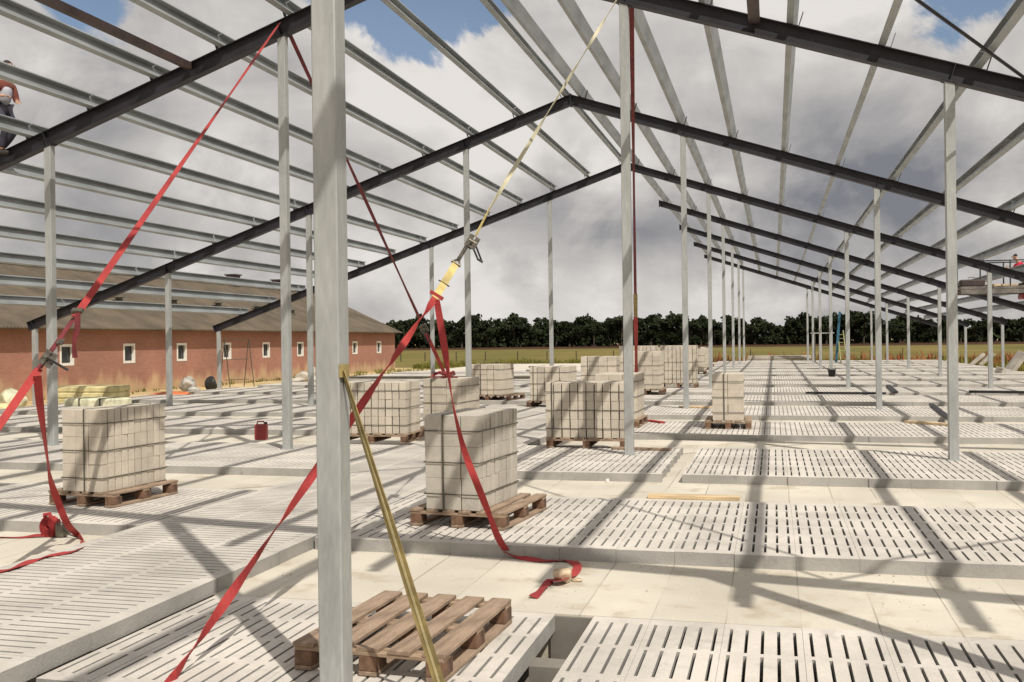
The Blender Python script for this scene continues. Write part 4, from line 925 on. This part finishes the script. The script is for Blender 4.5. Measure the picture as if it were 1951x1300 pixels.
# ------------------------------------------------------------------ people
def skin(name, chains, m, parent, loc=None, levels=2):
    """chains: list of lists of (x,y,z,r); a chain whose first point repeats an earlier point is joined to it"""
    V, E_, Rr = [], [], []; idx = {}; roots = []
    for ch in chains:
        prev = None
        for j, (x, y, z, r) in enumerate(ch):
            key = (round(x, 4), round(y, 4), round(z, 4))
            if key in idx: i = idx[key]
            else:
                i = len(V); idx[key] = i; V.append((x, y, z)); Rr.append(r)
                if j == 0: roots.append(i)
            if prev is not None: E_.append((prev, i))
            prev = i
    me = bpy.data.meshes.new(name); me.from_pydata(V, E_, []); me.materials.append(m); o = link(name, me, parent, loc)
    md = o.modifiers.new('skin', 'SKIN'); md.use_smooth_shade = True; md.branch_smoothing = 0.6
    for i, r in enumerate(Rr):
        sv = me.skin_vertices[0].data[i]; sv.radius = (r, r) if not isinstance(r, tuple) else r; sv.use_root = i in roots
    if levels: sb = o.modifiers.new('sub', 'SUBSURF'); sb.levels = levels; sb.render_levels = levels
    return o
def person(label, loc, rz, pelvis, neck, head, armL, armR, legL, legR, mats, vest=None):
    """all joints in the figure's own frame: +x is where it faces; arms: shoulder, elbow, wrist; legs: hip, knee, ankle"""
    t = thing('person', label, 'person', loc, rz)
    P, Nk, H = map(Vector, (pelvis, neck, head)); ch = []
    mid = P.lerp(Nk, .5); f = lambda v, r: (v[0], v[1], v[2], r)
    ch.append([f(P, .105), f(mid, .10), f(Nk, .055), f(Nk.lerp(H, .6), .05), f(H+Vector((0, 0, -.01)), .085), f(H+Vector((-.005, 0, .07)), .07)])
    for a in (armL, armR):
        a = [Vector(q) for q in a]; ch.append([f(Nk, .055), f(a[0], .05), f(a[0].lerp(a[1], .5), .044), f(a[1], .037), f(a[2], .026)])
        d = (a[2]-a[1]).normalized(); c = a[2]+d*0.045; ch[-1].append(f(c, .03))
        sd_ = d.cross(Vector((0, 0, 1))).normalized() if abs(d.z) < .95 else Vector((0, 1, 0)); dn = d.cross(sd_)
        for k, (o_, ln) in enumerate(((-.026, .062), (-.009, .072), (.009, .068), (.025, .052))):
            b = c+sd_*o_+d*.02; ch.append([f(b, .009), f(b+d*ln*.6+dn*.012, .008), f(b+d*ln*.9+dn*.035, .007)])
        b = c-sd_*.024; ch.append([f(b, .010), f(b-sd_*.028+d*.025, .009), f(b-sd_*.032+d*.052+dn*.01, .008)])
    for l in (legL, legR):
        l = [Vector(q) for q in l]; ch.append([f(P, .105), f(l[0], .085), f(l[0].lerp(l[1], .5), .072), f(l[1], .052), f(l[1].lerp(l[2], .4), .050), f(l[2], .034)])
    # face: nose and ears grown from the same skin, as short chains rooted inside the head
    F = H+Vector((.07, 0, .0)); ch.append([f(F, .02), f(F+Vector((.03, 0, -.012)), .013)])
    for s in (-1, 1): ch.append([f(H+Vector((-.005, s*.07, .0)), .018), f(H+Vector((-.012, s*.092, .005)), .014)])
    body = skin('body', ch, mats['skin'], t)
    g = MB()
    for s in (-1, 1): lathe(g, [(0.002, -.008), (.009, -.004), (.009, .004), (.002, .008)], 8, (H.x+.082, s*.03, H.z+.018))
    link('eye', g.mesh('eye', MT['hair']), t)
    skin('hair', [[f(H+Vector((-.035, 0, .0)), .085), f(H+Vector((-.02, 0, .055)), .088), f(H+Vector((.02, 0, .09)), .06)]], mats['hair'], t)
    sh = [[f(P+Vector((0, 0, .02)), .135), f(mid, .135), f(P.lerp(Nk, .82), .14), f(P.lerp(Nk, .95), .07)]]
    for a in (armL, armR):
        a = [Vector(q) for q in a]; sh.append([f(P.lerp(Nk, .82), .14), f(a[0], .075), f(a[0].lerp(a[1], .5), .062), f(a[1], .052), f(a[1].lerp(a[2], .75), .042)])
    skin('shirt', sh, mats['shirt'], t)
    if vest: skin('vest', [[f(P+Vector((0, 0, .0)), .148), f(mid, .15), f(P.lerp(Nk, .80), .146)]], mats['vest'], t)
    tr = []
    for l in (legL, legR):
        l = [Vector(q) for q in l]; tr.append([f(P+Vector((0, 0, .01)), .125), f(l[0], .105), f(l[0].lerp(l[1], .5), .09), f(l[1], .068), f(l[1].lerp(l[2], .5), .062), f(l[2]+Vector((0, 0, .03)), .055)])
        skin('boot', [[f(l[2]+Vector((-.01, 0, .04)), .052), f(l[2]+Vector((-.02, 0, -.035)), .045), f(l[2]+Vector((.07, 0, -.045)), .043), f(l[2]+Vector((.15, 0, -.05)), .036)]], mats['boot'], t)
    skin('trousers', tr, mats['trouser'], t)
    return t
mt1 = dict(skin=MT['skin'], hair=MT['hair'], shirt=MT['shirt'], vest=MT['vest'], trouser=MT['trouser'], boot=MT['boot'])
wx = -12.24; zb = roofz(wx)+RD/math.cos(ANG)-0.03
person('worker in rust red shirt bending on the dark rafter at the left edge', (wx, FY[1], zb), 0,
       (0, 0, .80), (.09, 0, 1.24), (.17, 0, 1.44), [(.07, .19, 1.18), (.12, .22, .93), (.20, .14, .90)], [(.07, -.19, 1.18), (.11, -.24, .92), (.18, -.17, .93)],
       [(0, .10, .76), (.16, .14, .44), (-.10, .13, .12)], [(0, -.10, .76), (.20, -.13, .42), (.10, -.12, .06)], mt1, vest=True)
# ------------------------------------------------------------------ boom lift at the right edge
LY = 36.5
dz = at(1870, 548, Y=LY).z; xa, xb = at(1826, 548, Y=LY).x, at(1975, 548, Y=LY).x
t = thing('boom_lift', 'red boom lift holding a grey work platform up at the right edge', 'lift', (13.6, LY+1.0, -0.44))
o_ = Vector((13.6, LY+1.0, -0.44))
def put(n, g, m, par=None, **k):
    g.v = [tuple(Vector(v)-o_) for v in g.v]; return link(n, g.mesh(n, m, **k), par or t)
g = MB(); g.box(xa, xb+0.6, LY-0.55, LY+0.55, dz-0.06, dz+0.02); g.bar((xa, LY-0.5, dz-0.16), (xb+.6, LY-0.5, dz-0.16), 0.08, 0.14); g.bar((xa, LY+0.5, dz-0.16), (xb+.6, LY+0.5, dz-0.16), 0.08, 0.14)
put('platform', g, MT['grey_metal'])
g = MB(); n = 4
for k in range(n+1):
    x = xa+0.05+(xb+0.5-xa)*k/n
    for y in (LY-0.5, LY+0.5):
        if k in (0, 1) and y < LY: continue
        g.bar((x, y, dz+0.021), (x, y, dz+0.83), 0.04)
for z_ in (0.85,):
    for y in (LY-0.5, LY+0.5): g.bar((xa+0.05+(0.5 if y < LY else 0), y, dz+z_), (xb+0.55, y, dz+z_), 0.04)
put('guard_rail', g, MT['dark_metal'])
g = MB(); g.bar((xb+0.2, LY+0.1, dz-0.30), (13.4, LY+1.0, 1.1), 0.22, 0.26); put('boom', g, MT['red_paint'], bevel=0.02)
g = MB(); g.box(xb-0.5, xb+0.4, LY-0.35, LY+0.35, dz-0.42, dz-0.24); put('boom_head', g, MT['red_paint'], bevel=0.03)
g = MB(); g.box(12.2, 15.4, LY+0.2, LY+1.8, 0.25, 0.75); g.box(13.0, 15.2, LY+0.35, LY+1.65, 0.751, 1.3); put('chassis', g, MT['red_paint'], bevel=0.05)
for x in (12.5, 15.0):
    for y in (LY+0.1, LY+1.9):
        g = MB(); g.tube([(x, y-0.15, 0.02), (x, y+0.15, 0.02)], 0.44, 20); put('wheel', g, MT['black'])
q = at(1900, 540, Y=LY); plank((xa+0.9, LY-0.1, 0), (xb-0.2, LY+0.2, 0), 0.5, 0.06, dz+0.03, 'pale plank lying on the lift platform', 'plank')
q = at(1845, 530, Y=LY); t2 = thing('tool_box', 'dark tool box on the left end of the lift platform', 'tool box', (q.x+0.1, LY, dz+0.025))
g = MB(); g.box(-0.38, 0.38, -0.22, 0.22, 0, 0.24); link('box', g.mesh('box', MT['brown_steel'], bevel=0.04), t2)
g = MB(); g.tube([(-0.1, 0, 0.24), (-0.1, 0, 0.32), (0.1, 0, 0.32), (0.1, 0, 0.24)], 0.012, 6); link('handle', g.mesh('handle', MT['steel']), t2)
q = at(1950, 505, Y=LY)
mt2 = dict(skin=MT['skin'], hair=MT['hair'], shirt=MT['red_cloth'], vest=MT['red_cloth'], trouser=MT['trouser'], boot=MT['boot'])
person('worker in bright red jacket crouching on the lift at the right edge', (q.x+0.06, LY, dz+0.03), R(180),
       (0, 0, .42), (.22, 0, .80), (.33, 0, .95), [(.20, .19, .74), (.36, .22, .52), (.50, .12, .62)], [(.20, -.19, .74), (.38, -.22, .52), (.52, -.12, .60)],
       [(0, .12, .40), (.36, .18, .46), (.10, .17, .09)], [(0, -.12, .40), (.34, -.18, .40), (-.02, -.17, .09)], mt2)
